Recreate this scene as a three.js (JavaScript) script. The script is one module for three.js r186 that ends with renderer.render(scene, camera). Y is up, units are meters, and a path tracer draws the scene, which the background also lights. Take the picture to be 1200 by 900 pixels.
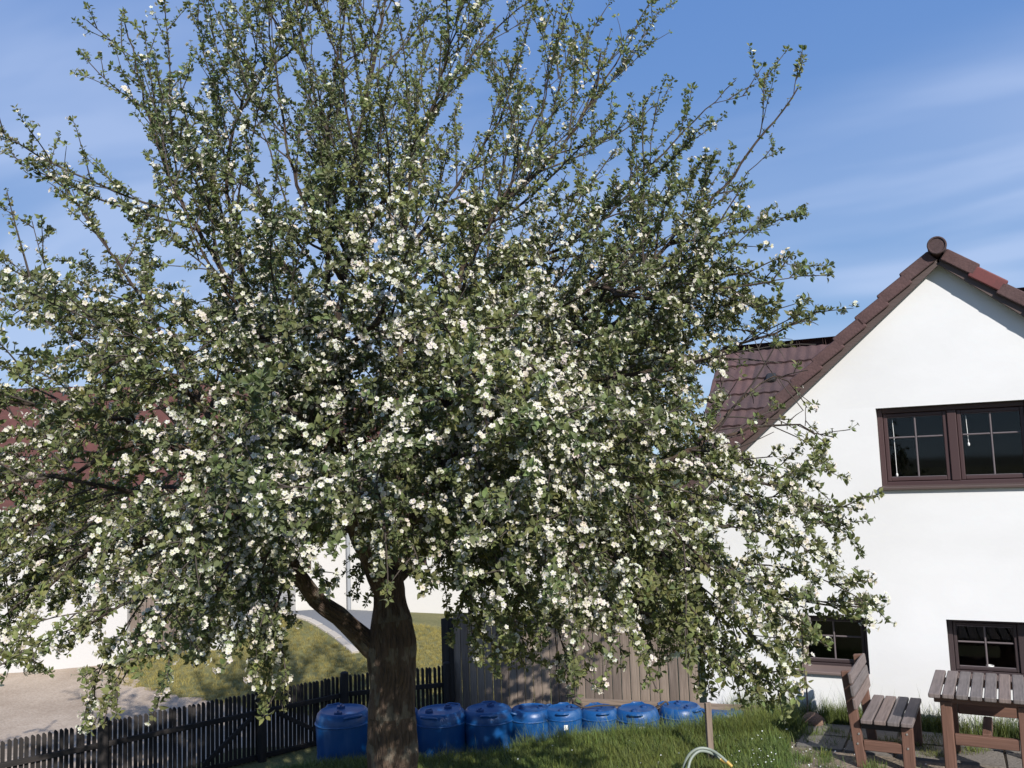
import * as THREE from 'three';
import { mergeGeometries as mergeRaw } from 'three/addons/utils/BufferGeometryUtils.js';
import { RoundedBoxGeometry } from 'three/addons/geometries/RoundedBoxGeometry.js';

// ------------------------------------------------------------------ camera, sky, sun, exposure
const scene = new THREE.Scene();
const EYE = new THREE.Vector3(0, 2.68, 0);
const camera = new THREE.PerspectiveCamera(2 * Math.atan(450 / 1040) * 180 / Math.PI, 4 / 3, 0.1, 2000);
camera.position.copy(EYE);
camera.rotation.set(0.1, 0, -0.036, 'YXZ');
camera.updateMatrixWorld();

const SUN = new THREE.Vector3(0.32, 0.60, 0.73).normalize();
const EXPOSURE = 1.38;

function mulberry(a) {
  return () => { a |= 0; a = a + 0x6D2B79F5 | 0; let t = Math.imul(a ^ a >>> 15, 1 | a); t = t + Math.imul(t ^ t >>> 7, 61 | t) ^ t; return ((t ^ t >>> 14) >>> 0) / 4294967296; };
}
const hash3 = (x, y, z) => { let h = Math.imul(x | 0, 374761393) ^ Math.imul(y | 0, 668265263) ^ Math.imul(z | 0, 2147483647 ^ 0x5bd1e995); h = Math.imul(h ^ h >>> 13, 1274126177); return ((h ^ h >>> 16) >>> 0) / 4294967296; };
const sm = t => t * t * (3 - 2 * t);
const lerp = (a, b, t) => a + (b - a) * t;
const sstep = (a, b, x) => sm(Math.min(1, Math.max(0, (x - a) / (b - a))));
function noise2(x, y, per = 0, seed = 0) {          // value noise, optional tiling period
  const xi = Math.floor(x), yi = Math.floor(y), fx = sm(x - xi), fy = sm(y - yi);
  const w = per ? (v => ((v % per) + per) % per) : (v => v);
  const a = hash3(w(xi), w(yi), seed), b = hash3(w(xi + 1), w(yi), seed), c = hash3(w(xi), w(yi + 1), seed), d = hash3(w(xi + 1), w(yi + 1), seed);
  return lerp(lerp(a, b, fx), lerp(c, d, fx), fy);
}
function fbm(x, y, oct = 4, per = 0, seed = 0) {
  let s = 0, a = 0.5, n = 0;
  for (let i = 0; i < oct; i++) { s += a * noise2(x, y, per, seed + i); n += a; a *= 0.5; x *= 2; y *= 2; per *= 2; }
  return s / n;
}

{ // a computed sky: blue gradient with thin drawn-out cirrus
  const W = 2048, H = 1024, d = new Float32Array(W * H * 4);
  for (let j = 0; j < H; j++) {
    const el = ((j + 0.5) / H - 0.5) * Math.PI, s = Math.sin(el);
    for (let i = 0; i < W; i++) {
      const az = ((i + 0.5) / W - 0.5) * 2 * Math.PI, k = (j * W + i) * 4;
      let r, g, b;
      if (s < 0) { r = 0.16; g = 0.17; b = 0.16; } else {
        const h = Math.pow(1 - s, 3.2), hz = Math.pow(1 - s, 12);
        r = 0.075 + 0.19 * h + 0.16 * hz; g = 0.172 + 0.25 * h + 0.14 * hz; b = 0.43 + 0.20 * h + 0.04 * hz;
        // cirrus on a high plane
        const q = 1 / (s + 0.12), px = Math.cos(az) * Math.cos(el) * q, pz = Math.sin(az) * Math.cos(el) * q;
        const cx = px * 0.93 + pz * 0.36, cz = -px * 0.36 + pz * 0.93;
        const wx = cx + 0.8 * (noise2(cx * 0.9 + 9, cz * 0.9) - 0.5), wz = cz + 0.5 * (noise2(cx * 1.1, cz * 1.1 + 4) - 0.5);
        const st = fbm(wx * 1.1 + 31, wz * 5.2 + 17, 5, 0, 40), big = fbm(wx * 0.55 + 7, wz * 0.9 + 3, 3, 0, 60);
        let c = Math.max(0, st - 0.36) * 1.3 * sstep(0.25, 0.65, big) + 0.42 * sstep(0.33, 0.78, big);
        c = Math.min(0.42, c * 0.75) * sstep(0, 0.10, s);
        r = lerp(r, 0.47, c); g = lerp(g, 0.55, c); b = lerp(b, 0.74, c);
      }
      d[k] = r; d[k + 1] = g; d[k + 2] = b; d[k + 3] = 1;
    }
  }
  const t = new THREE.DataTexture(d, W, H, THREE.RGBAFormat, THREE.FloatType);
  t.mapping = THREE.EquirectangularReflectionMapping; t.magFilter = t.minFilter = THREE.LinearFilter; t.needsUpdate = true;
  scene.background = t; scene.environment = t;
}
const sun = new THREE.DirectionalLight(new THREE.Color().setRGB(1, 0.965, 0.91), 4.3);
sun.position.copy(SUN).multiplyScalar(60); sun.castShadow = true;
sun.shadow.camera.left = sun.shadow.camera.bottom = -30; sun.shadow.camera.right = sun.shadow.camera.top = 30; sun.shadow.camera.far = 150;
sun.shadow.mapSize.set(4096, 4096);
scene.add(sun); scene.add(sun.target); sun.target.position.set(0, 0, -10);

// ------------------------------------------------------------------ helpers
function mergeGeometries(gs) { // mixed kinds joined: no index, the attributes they all have
  const L = gs.map(g => g.index ? g.toNonIndexed() : g), keep = Object.keys(L[0].attributes).filter(k => L.every(g => g.attributes[k]));
  return mergeRaw(L.map(g => { const c = g.clone(); for (const k of Object.keys(c.attributes)) if (!keep.includes(k)) c.deleteAttribute(k); return c; }));
}
const V = (x, y, z) => new THREE.Vector3(x, y, z);
const used = {};
function numbered(n) { const k = used[n] = (used[n] ?? -1) + 1; return k ? `${n}_${String(k).padStart(3, '0')}` : n; }
function tag(o, label, category, group, kind) { Object.assign(o.userData, { label, category }); if (group) o.userData.group = group; if (kind) o.userData.kind = kind; return o; }
function shade(o) { o.castShadow = o.receiveShadow = true; return o; }
function mesh(name, geo, mat, parent) { const m = shade(new THREE.Mesh(geo, mat)); if (parent === scene || !parent) { m.name = numbered(name); scene.add(m); } else { m.name = name; parent.add(m); } return m; }
function thing(name, label, category, pos = [0, 0, 0], turn = 0, group) { const g = new THREE.Group(); g.name = numbered(name); g.position.set(...pos); g.rotation.y = turn; scene.add(g); tag(g, label, category, group); return g; }
function structure(name, geo, mat) { const m = mesh(name, geo, mat, scene); m.userData.kind = 'structure'; return m; }
// a point of the place from where the photograph shows it and how far in front it stands
function at(px, py, D) { const d = V((px - 600) / 1040, -(py - 450) / 1040, -1).applyEuler(camera.rotation); return d.multiplyScalar(D / -d.z).add(EYE); }
function box(w, h, d, r = 0.006) { const g = new RoundedBoxGeometry(w, h, d, 1, Math.min(r, w / 2.2, h / 2.2, d / 2.2)); return g; }
function boxUV(g, s = 1) { // planar uv in metres, by the dominant axis
  g = g.index ? g.toNonIndexed() : g; const p = g.attributes.position, n = g.attributes.normal, uv = new Float32Array(p.count * 2);
  for (let i = 0; i < p.count; i++) {
    const x = p.getX(i), y = p.getY(i), z = p.getZ(i), ax = Math.abs(n.getX(i)), ay = Math.abs(n.getY(i)), az = Math.abs(n.getZ(i));
    let a, b; if (ay >= ax && ay >= az) { a = x; b = z; } else if (ax >= az) { a = z; b = y; } else { a = x; b = y; }
    uv[i * 2] = a * s; uv[i * 2 + 1] = b * s;
  }
  g.setAttribute('uv', new THREE.BufferAttribute(uv, 2)); return g;
}
function grainUV(g, axis) { // wood: u runs along the board
  g = g.index ? g.toNonIndexed() : g; const p = g.attributes.position, n = g.attributes.normal, uv = new Float32Array(p.count * 2), o = [0, 1, 2].filter(i => i !== axis);
  for (let i = 0; i < p.count; i++) { const c = [p.getX(i), p.getY(i), p.getZ(i)], m = [n.getX(i), n.getY(i), n.getZ(i)]; uv[i * 2] = c[axis]; uv[i * 2 + 1] = Math.abs(m[o[0]]) > Math.abs(m[o[1]]) ? c[o[1]] + 0.37 : c[o[0]]; }
  g.setAttribute('uv', new THREE.BufferAttribute(uv, 2)); return g;
}
function tube(pts, rads, sides = 6, wob = 0, seed = 1) {
  const n = pts.length, pos = [], nor = [], uv = [], idx = [];
  let up = V(0.31, 0.2, 0.93), len = 0;
  for (let i = 0; i < n; i++) {
    const T = (i === 0 ? pts[1].clone().sub(pts[0]) : i === n - 1 ? pts[i].clone().sub(pts[i - 1]) : pts[i + 1].clone().sub(pts[i - 1])).normalize();
    up = up.clone().addScaledVector(T, -up.dot(T)); if (up.lengthSq() < 1e-5) up = V(1, 0, 0).addScaledVector(T, -T.x); up.normalize();
    const B = T.clone().cross(up); if (i) len += pts[i].distanceTo(pts[i - 1]);
    for (let k = 0; k <= sides; k++) {
      const a = k / sides * Math.PI * 2, c = Math.cos(a), s = Math.sin(a), q = 1 + wob * (fbm(Math.cos(a) * 1.7 + 5 + seed, Math.sin(a) * 1.7 + len * 5.5, 3, 0, seed) - 0.5) * 2;
      const r = rads[i] * q;
      pos.push(pts[i].x + (up.x * c + B.x * s) * r, pts[i].y + (up.y * c + B.y * s) * r, pts[i].z + (up.z * c + B.z * s) * r);
      nor.push(up.x * c + B.x * s, up.y * c + B.y * s, up.z * c + B.z * s); uv.push(k / sides * Math.max(0.12, rads[0] * 6.28), len);
    }
  }
  const w = sides + 1;
  for (let i = 0; i < n - 1; i++) for (let k = 0; k < sides; k++) { const a = i * w + k, b = a + w; idx.push(a, a + 1, b, b, a + 1, b + 1); }
  for (const [row, dir] of [[0, 1], [n - 1, -1]]) { const c = pos.length / 3, P = pts[row]; pos.push(P.x, P.y, P.z); nor.push(0, 1, 0); uv.push(0, 0); for (let k = 0; k < sides; k++) { const a = row * w + k; dir > 0 ? idx.push(c, a + 1, a) : idx.push(c, a, a + 1); } }
  const g = new THREE.BufferGeometry();
  g.setAttribute('position', new THREE.Float32BufferAttribute(pos, 3)); g.setAttribute('normal', new THREE.Float32BufferAttribute(nor, 3)); g.setAttribute('uv', new THREE.Float32BufferAttribute(uv, 2)); g.setIndex(idx);
  if (wob) g.computeVertexNormals();
  return g;
}
function spline(P, step) { const c = new THREE.CatmullRomCurve3(P, false, 'centripetal'); return c.getSpacedPoints(Math.max(3, Math.round(c.getLength() / step))); }

// textures ----------------------------------------------------------
function tex(N, f, srgb, rep = 1) {
  const d = new Uint8Array(N * N * 4);
  for (let j = 0; j < N; j++) for (let i = 0; i < N; i++) { const c = f(i / N, j / N), k = (j * N + i) * 4; const v = Array.isArray(c) ? c : [c, c, c]; for (let q = 0; q < 3; q++) d[k + q] = Math.max(0, Math.min(255, Math.round(v[q] * 255))); d[k + 3] = 255; }
  const t = new THREE.DataTexture(d, N, N); t.wrapS = t.wrapT = THREE.RepeatWrapping; t.magFilter = THREE.LinearFilter; t.minFilter = THREE.LinearMipmapLinearFilter; t.generateMipmaps = true;
  if (srgb) t.colorSpace = THREE.SRGBColorSpace; t.repeat.set(rep, rep); t.needsUpdate = true; return t;
}
const toS = v => v <= 0.0031308 ? v * 12.92 : 1.055 * Math.pow(v, 1 / 2.4) - 0.055;
const mixc = (a, b, t) => [0, 1, 2].map(i => toS(lerp(a[i], b[i], Math.min(1, Math.max(0, t)))));
const std = (o) => { const { rgb, ...r } = o; const m = new THREE.MeshStandardMaterial({ roughness: 0.85, side: THREE.DoubleSide, ...r }); if (rgb) m.color.setRGB(...rgb); return m; };

const plasterBump = tex(512, (u, v) => 0.5 * fbm(u * 48, v * 48, 3, 48, 3) + 0.5 * fbm(u * 10, v * 10, 4, 10, 5), false, 0.7);
const plasterMap = tex(512, (u, v) => mixc([0.65, 0.642, 0.632], [0.735, 0.73, 0.725], fbm(u * 4, v * 7, 5, 4, 11) * 1.3 - 0.1), true, 0.31);
const woodGrain = (a, b, seed) => tex(512, (u, v) => { const w = fbm(u * 3, v * 30, 4, 3, seed), k = fbm(u * 8, v * 120, 3, 8, seed + 9); return mixc(a, b, 0.65 * w + 0.55 * k - 0.1); }, true, 1.0);
const woodBump = tex(512, (u, v) => fbm(u * 4, v * 90, 4, 4, 77), false, 1);
const barkMap = tex(512, (u, v) => { const r = fbm(u * 12, v * 5, 5, 0, 21), l = fbm(u * 6 + 3, v * 6, 4, 0, 24); const c = [0, 1, 2].map(i => lerp([0.02, 0.014, 0.011][i], [0.145, 0.094, 0.064][i], r)); const g = sstep(0.56, 0.68, l) * 0.6; return [0, 1, 2].map(i => toS(lerp(c[i], [0.17, 0.15, 0.115][i], g))); }, true, 1.6);
const barkBump = tex(512, (u, v) => Math.pow(Math.abs(fbm(u * 16, v * 5, 5, 0, 31) - 0.5) * 2, 0.6), false, 1.6);
const groundMap = tex(1024, (u, v) => { const a = fbm(u * 12, v * 12, 5, 12, 41), b = fbm(u * 160, v * 160, 2, 160, 45); return mixc([0.085, 0.095, 0.028], [0.21, 0.185, 0.075], 0.75 * a + 0.6 * b - 0.18); }, true, 0.16);
const gravelMap = tex(1024, (u, v) => { const a = fbm(u * 9, v * 9, 5, 9, 51), b = fbm(u * 220, v * 220, 2, 220, 55); return mixc([0.27, 0.20, 0.14], [0.49, 0.395, 0.305], 0.8 * a + 0.7 * b - 0.25); }, true, 0.2);
const dirtMap = tex(1024, (u, v) => { const a = fbm(u * 7, v * 7, 5, 7, 61), b = fbm(u * 150, v * 150, 3, 150, 65); return mixc([0.10, 0.078, 0.055], [0.30, 0.235, 0.175], 0.8 * a + 0.9 * b - 0.35); }, true, 0.3);
const gritBump = tex(512, (u, v) => fbm(u * 64, v * 64, 4, 64, 71), false, 0.8);

const M = {
  plaster: std({ map: plasterMap, bumpMap: plasterBump, bumpScale: 0.0008, roughness: 0.95 }),
  render2: std({ rgb: [0.52, 0.505, 0.485], bumpMap: plasterBump, bumpScale: 0.003, roughness: 0.95 }),
  trim: std({ rgb: [0.052, 0.026, 0.026], roughness: 0.5 }),
  trimDark: std({ rgb: [0.035, 0.022, 0.023], roughness: 0.55 }),
  bar: std({ rgb: [0.12, 0.10, 0.105], roughness: 0.5 }),
  sill: std({ rgb: [0.17, 0.125, 0.115], roughness: 0.6, bumpMap: woodBump, bumpScale: 0.002 }),
  glass: new THREE.MeshPhysicalMaterial({ color: 0xffffff, transmission: 1, thickness: 0, roughness: 0.02, ior: 1.5, specularIntensity: 0.35, side: THREE.DoubleSide }),
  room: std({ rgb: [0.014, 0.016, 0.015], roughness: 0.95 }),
  board: std({ rgb: [0.085, 0.058, 0.052], roughness: 0.6, bumpMap: woodBump, bumpScale: 0.002 }),
  legWood: std({ map: woodGrain([0.085, 0.042, 0.028], [0.175, 0.088, 0.06], 81), bumpMap: woodBump, bumpScale: 0.002, roughness: 0.7 }),
  slatWood: [0, 1, 2].map(i => std({ map: woodGrain([[0.085, 0.066, 0.06], [0.10, 0.072, 0.062], [0.078, 0.066, 0.062]][i], [[0.215, 0.172, 0.16], [0.235, 0.18, 0.16], [0.20, 0.17, 0.162]][i], 90 + i * 7), bumpMap: woodBump, bumpScale: 0.003, roughness: 0.75 })),
  fence: std({ map: woodGrain([0.010, 0.008, 0.007], [0.035, 0.028, 0.025], 120), bumpMap: woodBump, bumpScale: 0.003, roughness: 0.85 }),
  boards: [0, 1, 2].map(i => std({ map: woodGrain([[0.12, 0.09, 0.07], [0.095, 0.072, 0.058], [0.145, 0.108, 0.083]][i], [[0.31, 0.24, 0.19], [0.25, 0.195, 0.158], [0.35, 0.275, 0.215]][i], 140 + i * 11), bumpMap: woodBump, bumpScale: 0.004, roughness: 0.85 })),
  plank: std({ map: woodGrain([0.10, 0.074, 0.056], [0.28, 0.21, 0.16], 181), bumpMap: woodBump, bumpScale: 0.004 }),
  bark: std({ map: barkMap, bumpMap: barkBump, bumpScale: 0.03, roughness: 0.95 }),
  twig: std({ rgb: [0.062, 0.048, 0.04], roughness: 0.9 }),
  ground: std({ map: groundMap, bumpMap: gritBump, bumpScale: 0.02, roughness: 1 }),
  gravel: std({ map: gravelMap, bumpMap: gritBump, bumpScale: 0.012, roughness: 1 }),
  dirt: std({ map: dirtMap, bumpMap: gritBump, bumpScale: 0.015, roughness: 1 }),
  drive: std({ rgb: [0.17, 0.175, 0.185], bumpMap: gritBump, bumpScale: 0.006, roughness: 0.95 }),
  stone: [0, 1, 2].map(i => std({ rgb: [[0.40, 0.36, 0.31], [0.34, 0.31, 0.275], [0.45, 0.405, 0.35]][i], bumpMap: gritBump, bumpScale: 0.01, roughness: 0.95 })),
  slab: [0, 1, 2].map(i => std({ rgb: [[0.15, 0.132, 0.115], [0.18, 0.158, 0.135], [0.13, 0.118, 0.105]][i], bumpMap: gritBump, bumpScale: 0.008, roughness: 0.9 })),
  drum: new THREE.MeshPhysicalMaterial({ map: tex(256, (u, v) => { const w = fbm(u * 5, v * 3, 5, 0, 301), d = fbm(u * 40, v * 6, 3, 0, 305); return mixc([0.004, 0.062, 0.205], [0.05, 0.115, 0.25], sstep(0.45, 0.8, 0.6 * w + 0.4 * d)); }, true), roughness: 0.4, side: THREE.DoubleSide, bumpMap: gritBump, bumpScale: 0.0015 }),
  drumDull: new THREE.MeshPhysicalMaterial({ color: new THREE.Color().setRGB(0.006, 0.05, 0.18), roughness: 0.45, side: THREE.DoubleSide, bumpMap: gritBump, bumpScale: 0.002 }),
  white: std({ rgb: [0.72, 0.72, 0.70], roughness: 0.6 }),
  bolt: std({ rgb: [0.6, 0.6, 0.58], roughness: 0.35, metalness: 0.8 }),
  grey: std({ rgb: [0.28, 0.29, 0.30], roughness: 0.5 }),
  black: std({ rgb: [0.02, 0.02, 0.02], roughness: 0.6 }),
  hose: std({ rgb: [0.22, 0.25, 0.21], roughness: 0.45 }),
  brass: std({ rgb: [0.62, 0.42, 0.12], roughness: 0.35, metalness: 0.6 }),
  rod: std({ rgb: [0.09, 0.06, 0.05], roughness: 0.7 }),
  rock: std({ rgb: [0.20, 0.125, 0.09], bumpMap: gritBump, bumpScale: 0.012, roughness: 0.95 }),
};
const tileTex = (a, b, s) => tex(256, (u, v) => mixc(a, b, 0.7 * fbm(u * 6, v * 6, 4, 6, s) + 0.45 * fbm(u * 50, v * 50, 2, 50, s + 5) - 0.1), true, 1.5);
M.tile = [0, 1, 2].map(i => std({ map: tileTex([[0.056, 0.032, 0.031], [0.050, 0.031, 0.031], [0.064, 0.035, 0.034]][i], [[0.112, 0.066, 0.063], [0.102, 0.064, 0.063], [0.126, 0.070, 0.066]][i], 200 + i * 13), bumpMap: gritBump, bumpScale: 0.004, roughness: 0.92 }));
M.tileRed = std({ map: tileTex([0.10, 0.028, 0.026], [0.19, 0.045, 0.042], 260), roughness: 0.65 });
M.farTile = std({ map: tileTex([0.06, 0.022, 0.016], [0.13, 0.045, 0.034], 270), roughness: 0.85 });

// ------------------------------------------------------------------ the lie of the land
function land(x, z) {
  const D = -z;
  const nearHouse = sstep(1.5, 2.5, x);
  let low = Math.max(sstep(lerp(9.0, 9.32, sstep(-0.8, 0.6, x)), 9.68, D) * 0.42, sstep(1.6, 4.6, -x) * 0.62, sstep(9.5, 12.5, D) * 0.68);
  let h = lerp(-0.13, -0.06, sstep(-0.5, 0.8, x) * sstep(8.4, 9.2, D)) - low;
  h = lerp(h, 0.0, nearHouse * (1 - sstep(16, 24, D)));
  const Dm = D < 19.3 ? D : 19.3 + (D - 19.3) * 0.68;
  h += 0.62 * Math.exp(-(((x + 5) / 2.6) ** 2) - (((Dm - 19.3) / 2.4) ** 2)) * (1 - sstep(30, 45, D));
  h += 0.03 * (noise2(x * 0.8 + 3, z * 0.8) - 0.5) * (1 - nearHouse);
  return h;
}
function gridSheet(xs, zs, f, lift) {
  const pos = [], uv = [], idx = [], w = xs.length;
  for (const z of zs) for (const x of xs) { pos.push(x, f(x, z) + lift, z); uv.push(x, -z); }
  for (let j = 0; j < zs.length - 1; j++) for (let i = 0; i < w - 1; i++) { const a = j * w + i, b = a + w; idx.push(a, b, a + 1, b, b + 1, a + 1); }
  const g = new THREE.BufferGeometry(); g.setAttribute('position', new THREE.Float32BufferAttribute(pos, 3)); g.setAttribute('uv', new THREE.Float32BufferAttribute(uv, 2)); g.setIndex(idx); g.computeVertexNormals(); return g;
}
{
  const xs = [], zs = [];
  for (let x = -600; x < -30; x += 57) xs.push(x); for (let x = -30; x < -8; x += 1) xs.push(x); for (let x = -8; x < 8; x += 0.2) xs.push(x); for (let x = 8; x < 30; x += 1) xs.push(x); for (let x = 30; x <= 600; x += 57) xs.push(x);
  for (let z = 300; z > 10; z -= 29) zs.push(z); for (let z = 10; z > -6; z -= 0.5) zs.push(z); for (let z = -6; z > -24; z -= 0.2) zs.push(z); for (let z = -24; z > -60; z -= 3) zs.push(z); for (let z = -60; z >= -900; z -= 84) zs.push(z);
  structure('ground', gridSheet(xs, zs, land, 0), M.ground);
}
// sheet between two curves (lists of [x, z]) that follows the land
function ribbon(A, B, n, m, lift) {
  const ca = new THREE.CatmullRomCurve3(A.map(p => V(p[0], 0, p[1])), false, 'centripetal'), cb = new THREE.CatmullRomCurve3(B.map(p => V(p[0], 0, p[1])), false, 'centripetal');
  const pos = [], uv = [], idx = [];
  for (let i = 0; i <= n; i++) { const a = ca.getPoint(i / n), b = cb.getPoint(i / n); b.x += 0.10 * (noise2(i * 0.9, 3) - 0.5); b.z += 0.22 * (noise2(i * 0.8, 7) - 0.5); for (let j = 0; j <= m; j++) { const x = lerp(a.x, b.x, j / m), z = lerp(a.z, b.z, j / m); pos.push(x, land(x, z) + lift, z); uv.push(x, -z); } }
  for (let i = 0; i < n; i++) for (let j = 0; j < m; j++) { const a = i * (m + 1) + j, b = a + m + 1; idx.push(a, a + 1, b, b, a + 1, b + 1); }
  const g = new THREE.BufferGeometry(); g.setAttribute('position', new THREE.Float32BufferAttribute(pos, 3)); g.setAttribute('uv', new THREE.Float32BufferAttribute(uv, 2)); g.setIndex(idx); g.computeVertexNormals(); return g;
}
structure('gravel_road', ribbon([[-22, -10], [-9, -9.9], [-6.4, -10.2], [-4.2, -11.0], [-2.4, -12.1]], [[-22, -17.6], [-8.2, -17.6], [-6.4, -15.6], [-4.6, -14.4], [-2.4, -13.2]], 90, 40, 0.008), M.gravel);
structure('driveway', ribbon([[-12, -21.2], [-7.2, -20.2], [-4.9, -19.4], [-3.9, -18.4], [-3.25, -17.5]], [[-12, -22.5], [-7.2, -22.5], [-4.9, -22.5], [-3.4, -22.3], [-2.6, -20.5]], 80, 30, 0.008), M.drive);
const path = structure('garden_path', ribbon([[2.05, -7.2], [2.1, -8.0], [2.32, -8.5], [2.66, -9.1], [2.92, -9.58]], [[7, -5.6], [6.6, -6.4], [6.2, -7.2], [5.6, -8.0], [4.9, -8.74]], 60, 60, 0.012), M.dirt);
{ // slabs laid at the foot of the wall
  const rnd = mulberry(5); const U = V(0.8973, 0, 0.4414), N = V(-0.4414, 0, 0.8973), O = V(2.917, 0, -9.633);
  let k = 0;
  for (let i = 0; i < 7; i++) for (let j = 0; j < 2; j++) { if (j && rnd() < 0.25) continue;
    const u = 0.10 + i * 0.44 + (rnd() - 0.5) * 0.012, n = 0.34 + j * 0.43 + (rnd() - 0.5) * 0.015;
    const P = O.clone().addScaledVector(U, u + 0.2).addScaledVector(N, n + 0.05);
    const m = mesh('paving_slab', boxUV(box(0.415, 0.05, 0.405, 0.008)), M.slab[Math.floor(rnd() * 3)], path);
    m.position.set(P.x, land(P.x, P.z) + 0.004 + rnd() * 0.008, P.z); m.rotation.set((rnd() - 0.5) * 0.02, -0.457 + (rnd() - 0.5) * 0.03, (rnd() - 0.5) * 0.02);
    if (++k >= 18) break;
  }
}
{ // pale kerb stones along the edge of the drive
  const kerb = new THREE.Group(); kerb.name = 'kerb'; kerb.userData.kind = 'structure'; scene.add(kerb);
  const c = new THREE.CatmullRomCurve3([[-9, -20.4], [-7.2, -20.1], [-4.9, -19.3], [-3.9, -18.35], [-3.15, -17.3]].map(p => V(p[0], 0, p[1])), false, 'centripetal'), L = c.getLength(), n = Math.round(L / 0.4), g = boxUV(box(0.385, 0.16, 0.16, 0.02)), rnd = mulberry(8);
  for (let i = 0; i < n; i++) { const p = c.getPointAt((i + 0.5) / n), t = c.getTangentAt((i + 0.5) / n); const m = mesh('kerb_stone', g, M.stone[Math.floor(rnd() * 3)], kerb); m.position.set(p.x, land(p.x, p.z) - 0.045 + rnd() * 0.01, p.z); const h0 = land(p.x - t.x * 0.2, p.z - t.z * 0.2), h1 = land(p.x + t.x * 0.2, p.z + t.z * 0.2); m.rotation.set(0, Math.atan2(-t.z, t.x) + (rnd() - 0.5) * 0.04, Math.atan2(h1 - h0, 0.4), 'YXZ'); }
}
{ // low wooded rise at the horizon
  const xs = [], zs = []; for (let x = -500; x <= 500; x += 8) xs.push(x); for (let z = -130; z >= -260; z -= 8) zs.push(z);
  structure('hills', gridSheet(xs, zs, (x, z) => -3 + 10 * sstep(-130, -185, -(-z)) * 0 + (3 + 9 * fbm(x * 0.012 + 5, 2, 3)) * sstep(130, 175, -z) + 1.5 * noise2(x * 0.15, z * 0.15), 0), std({ rgb: [0.05, 0.068, 0.035], roughness: 1 }));
}

// ------------------------------------------------------------------ the white house on the right
const HO = V(2.917, 0, -9.633), HT = -Math.atan2(0.44135, 0.89733);
const house = thing('white_house', 'white plastered house with steep brown tiled gable and dark brown windows behind the bench', 'house', [HO.x, 0, HO.z], HT);
const AP = 1.645, SL = 0.87, UL = -1.0, UR = 4.29, VA = 4.66;
const wins = [[0.945, 2.345, 2.39, 3.213], [0.0, 0.702, 0.507, 1.076], [1.443, 2.75, 0.507, 1.084]];
{
  const s = new THREE.Shape(); s.moveTo(UL, -0.7); s.lineTo(UR, -0.7); s.lineTo(UR, VA - (UR - AP) * SL); s.lineTo(AP, VA); s.lineTo(UL, VA - (AP - UL) * SL); s.closePath();
  for (const [a, b, c, d] of wins) { const h = new THREE.Path(); h.moveTo(a, c); h.lineTo(a, d); h.lineTo(b, d); h.lineTo(b, c); h.closePath(); s.holes.push(h); }
  const g = new THREE.ExtrudeGeometry(s, { depth: 0.3, bevelEnabled: false }); g.translate(0, 0, -0.3);
  mesh('wall', boxUV(g), M.plaster, house);
  const side = new THREE.Shape(); side.moveTo(0.302, -0.7); side.lineTo(4.6, -0.7); side.lineTo(4.6, 2.2); side.lineTo(2.3, 4.08); side.lineTo(0.302, 2.45); side.closePath();
  const sg = new THREE.ExtrudeGeometry(side, { depth: 0.25, bevelEnabled: false }); sg.rotateY(Math.PI / 2);   // x -> -z, depth -> +x
  const l = boxUV(sg.clone().translate(UL, 0, 0)), r = boxUV(sg.clone().translate(UR - 0.25, 0, 0));
  mesh('wall', l, M.plaster, house); mesh('wall', r, M.plaster, house);
  mesh('wall', boxUV(new THREE.BoxGeometry(UR - UL - 0.51, 2.9, 0.25).translate((UL + UR) / 2, 0.75, -4.475)), M.plaster, house);
  mesh('floor', mergeGeometries([new THREE.BoxGeometry(UR - UL - 0.51, 0.1, 4.03).translate((UL + UR) / 2, 0.15, -2.32), new THREE.BoxGeometry(UR - UL - 0.51, 0.1, 4.03).translate((UL + UR) / 2, 1.7, -2.32), new THREE.BoxGeometry(UR - UL - 0.51, 4.2, 0.06).translate((UL + UR) / 2, 1.6, -2.2)]), M.room, house);
}
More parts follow.
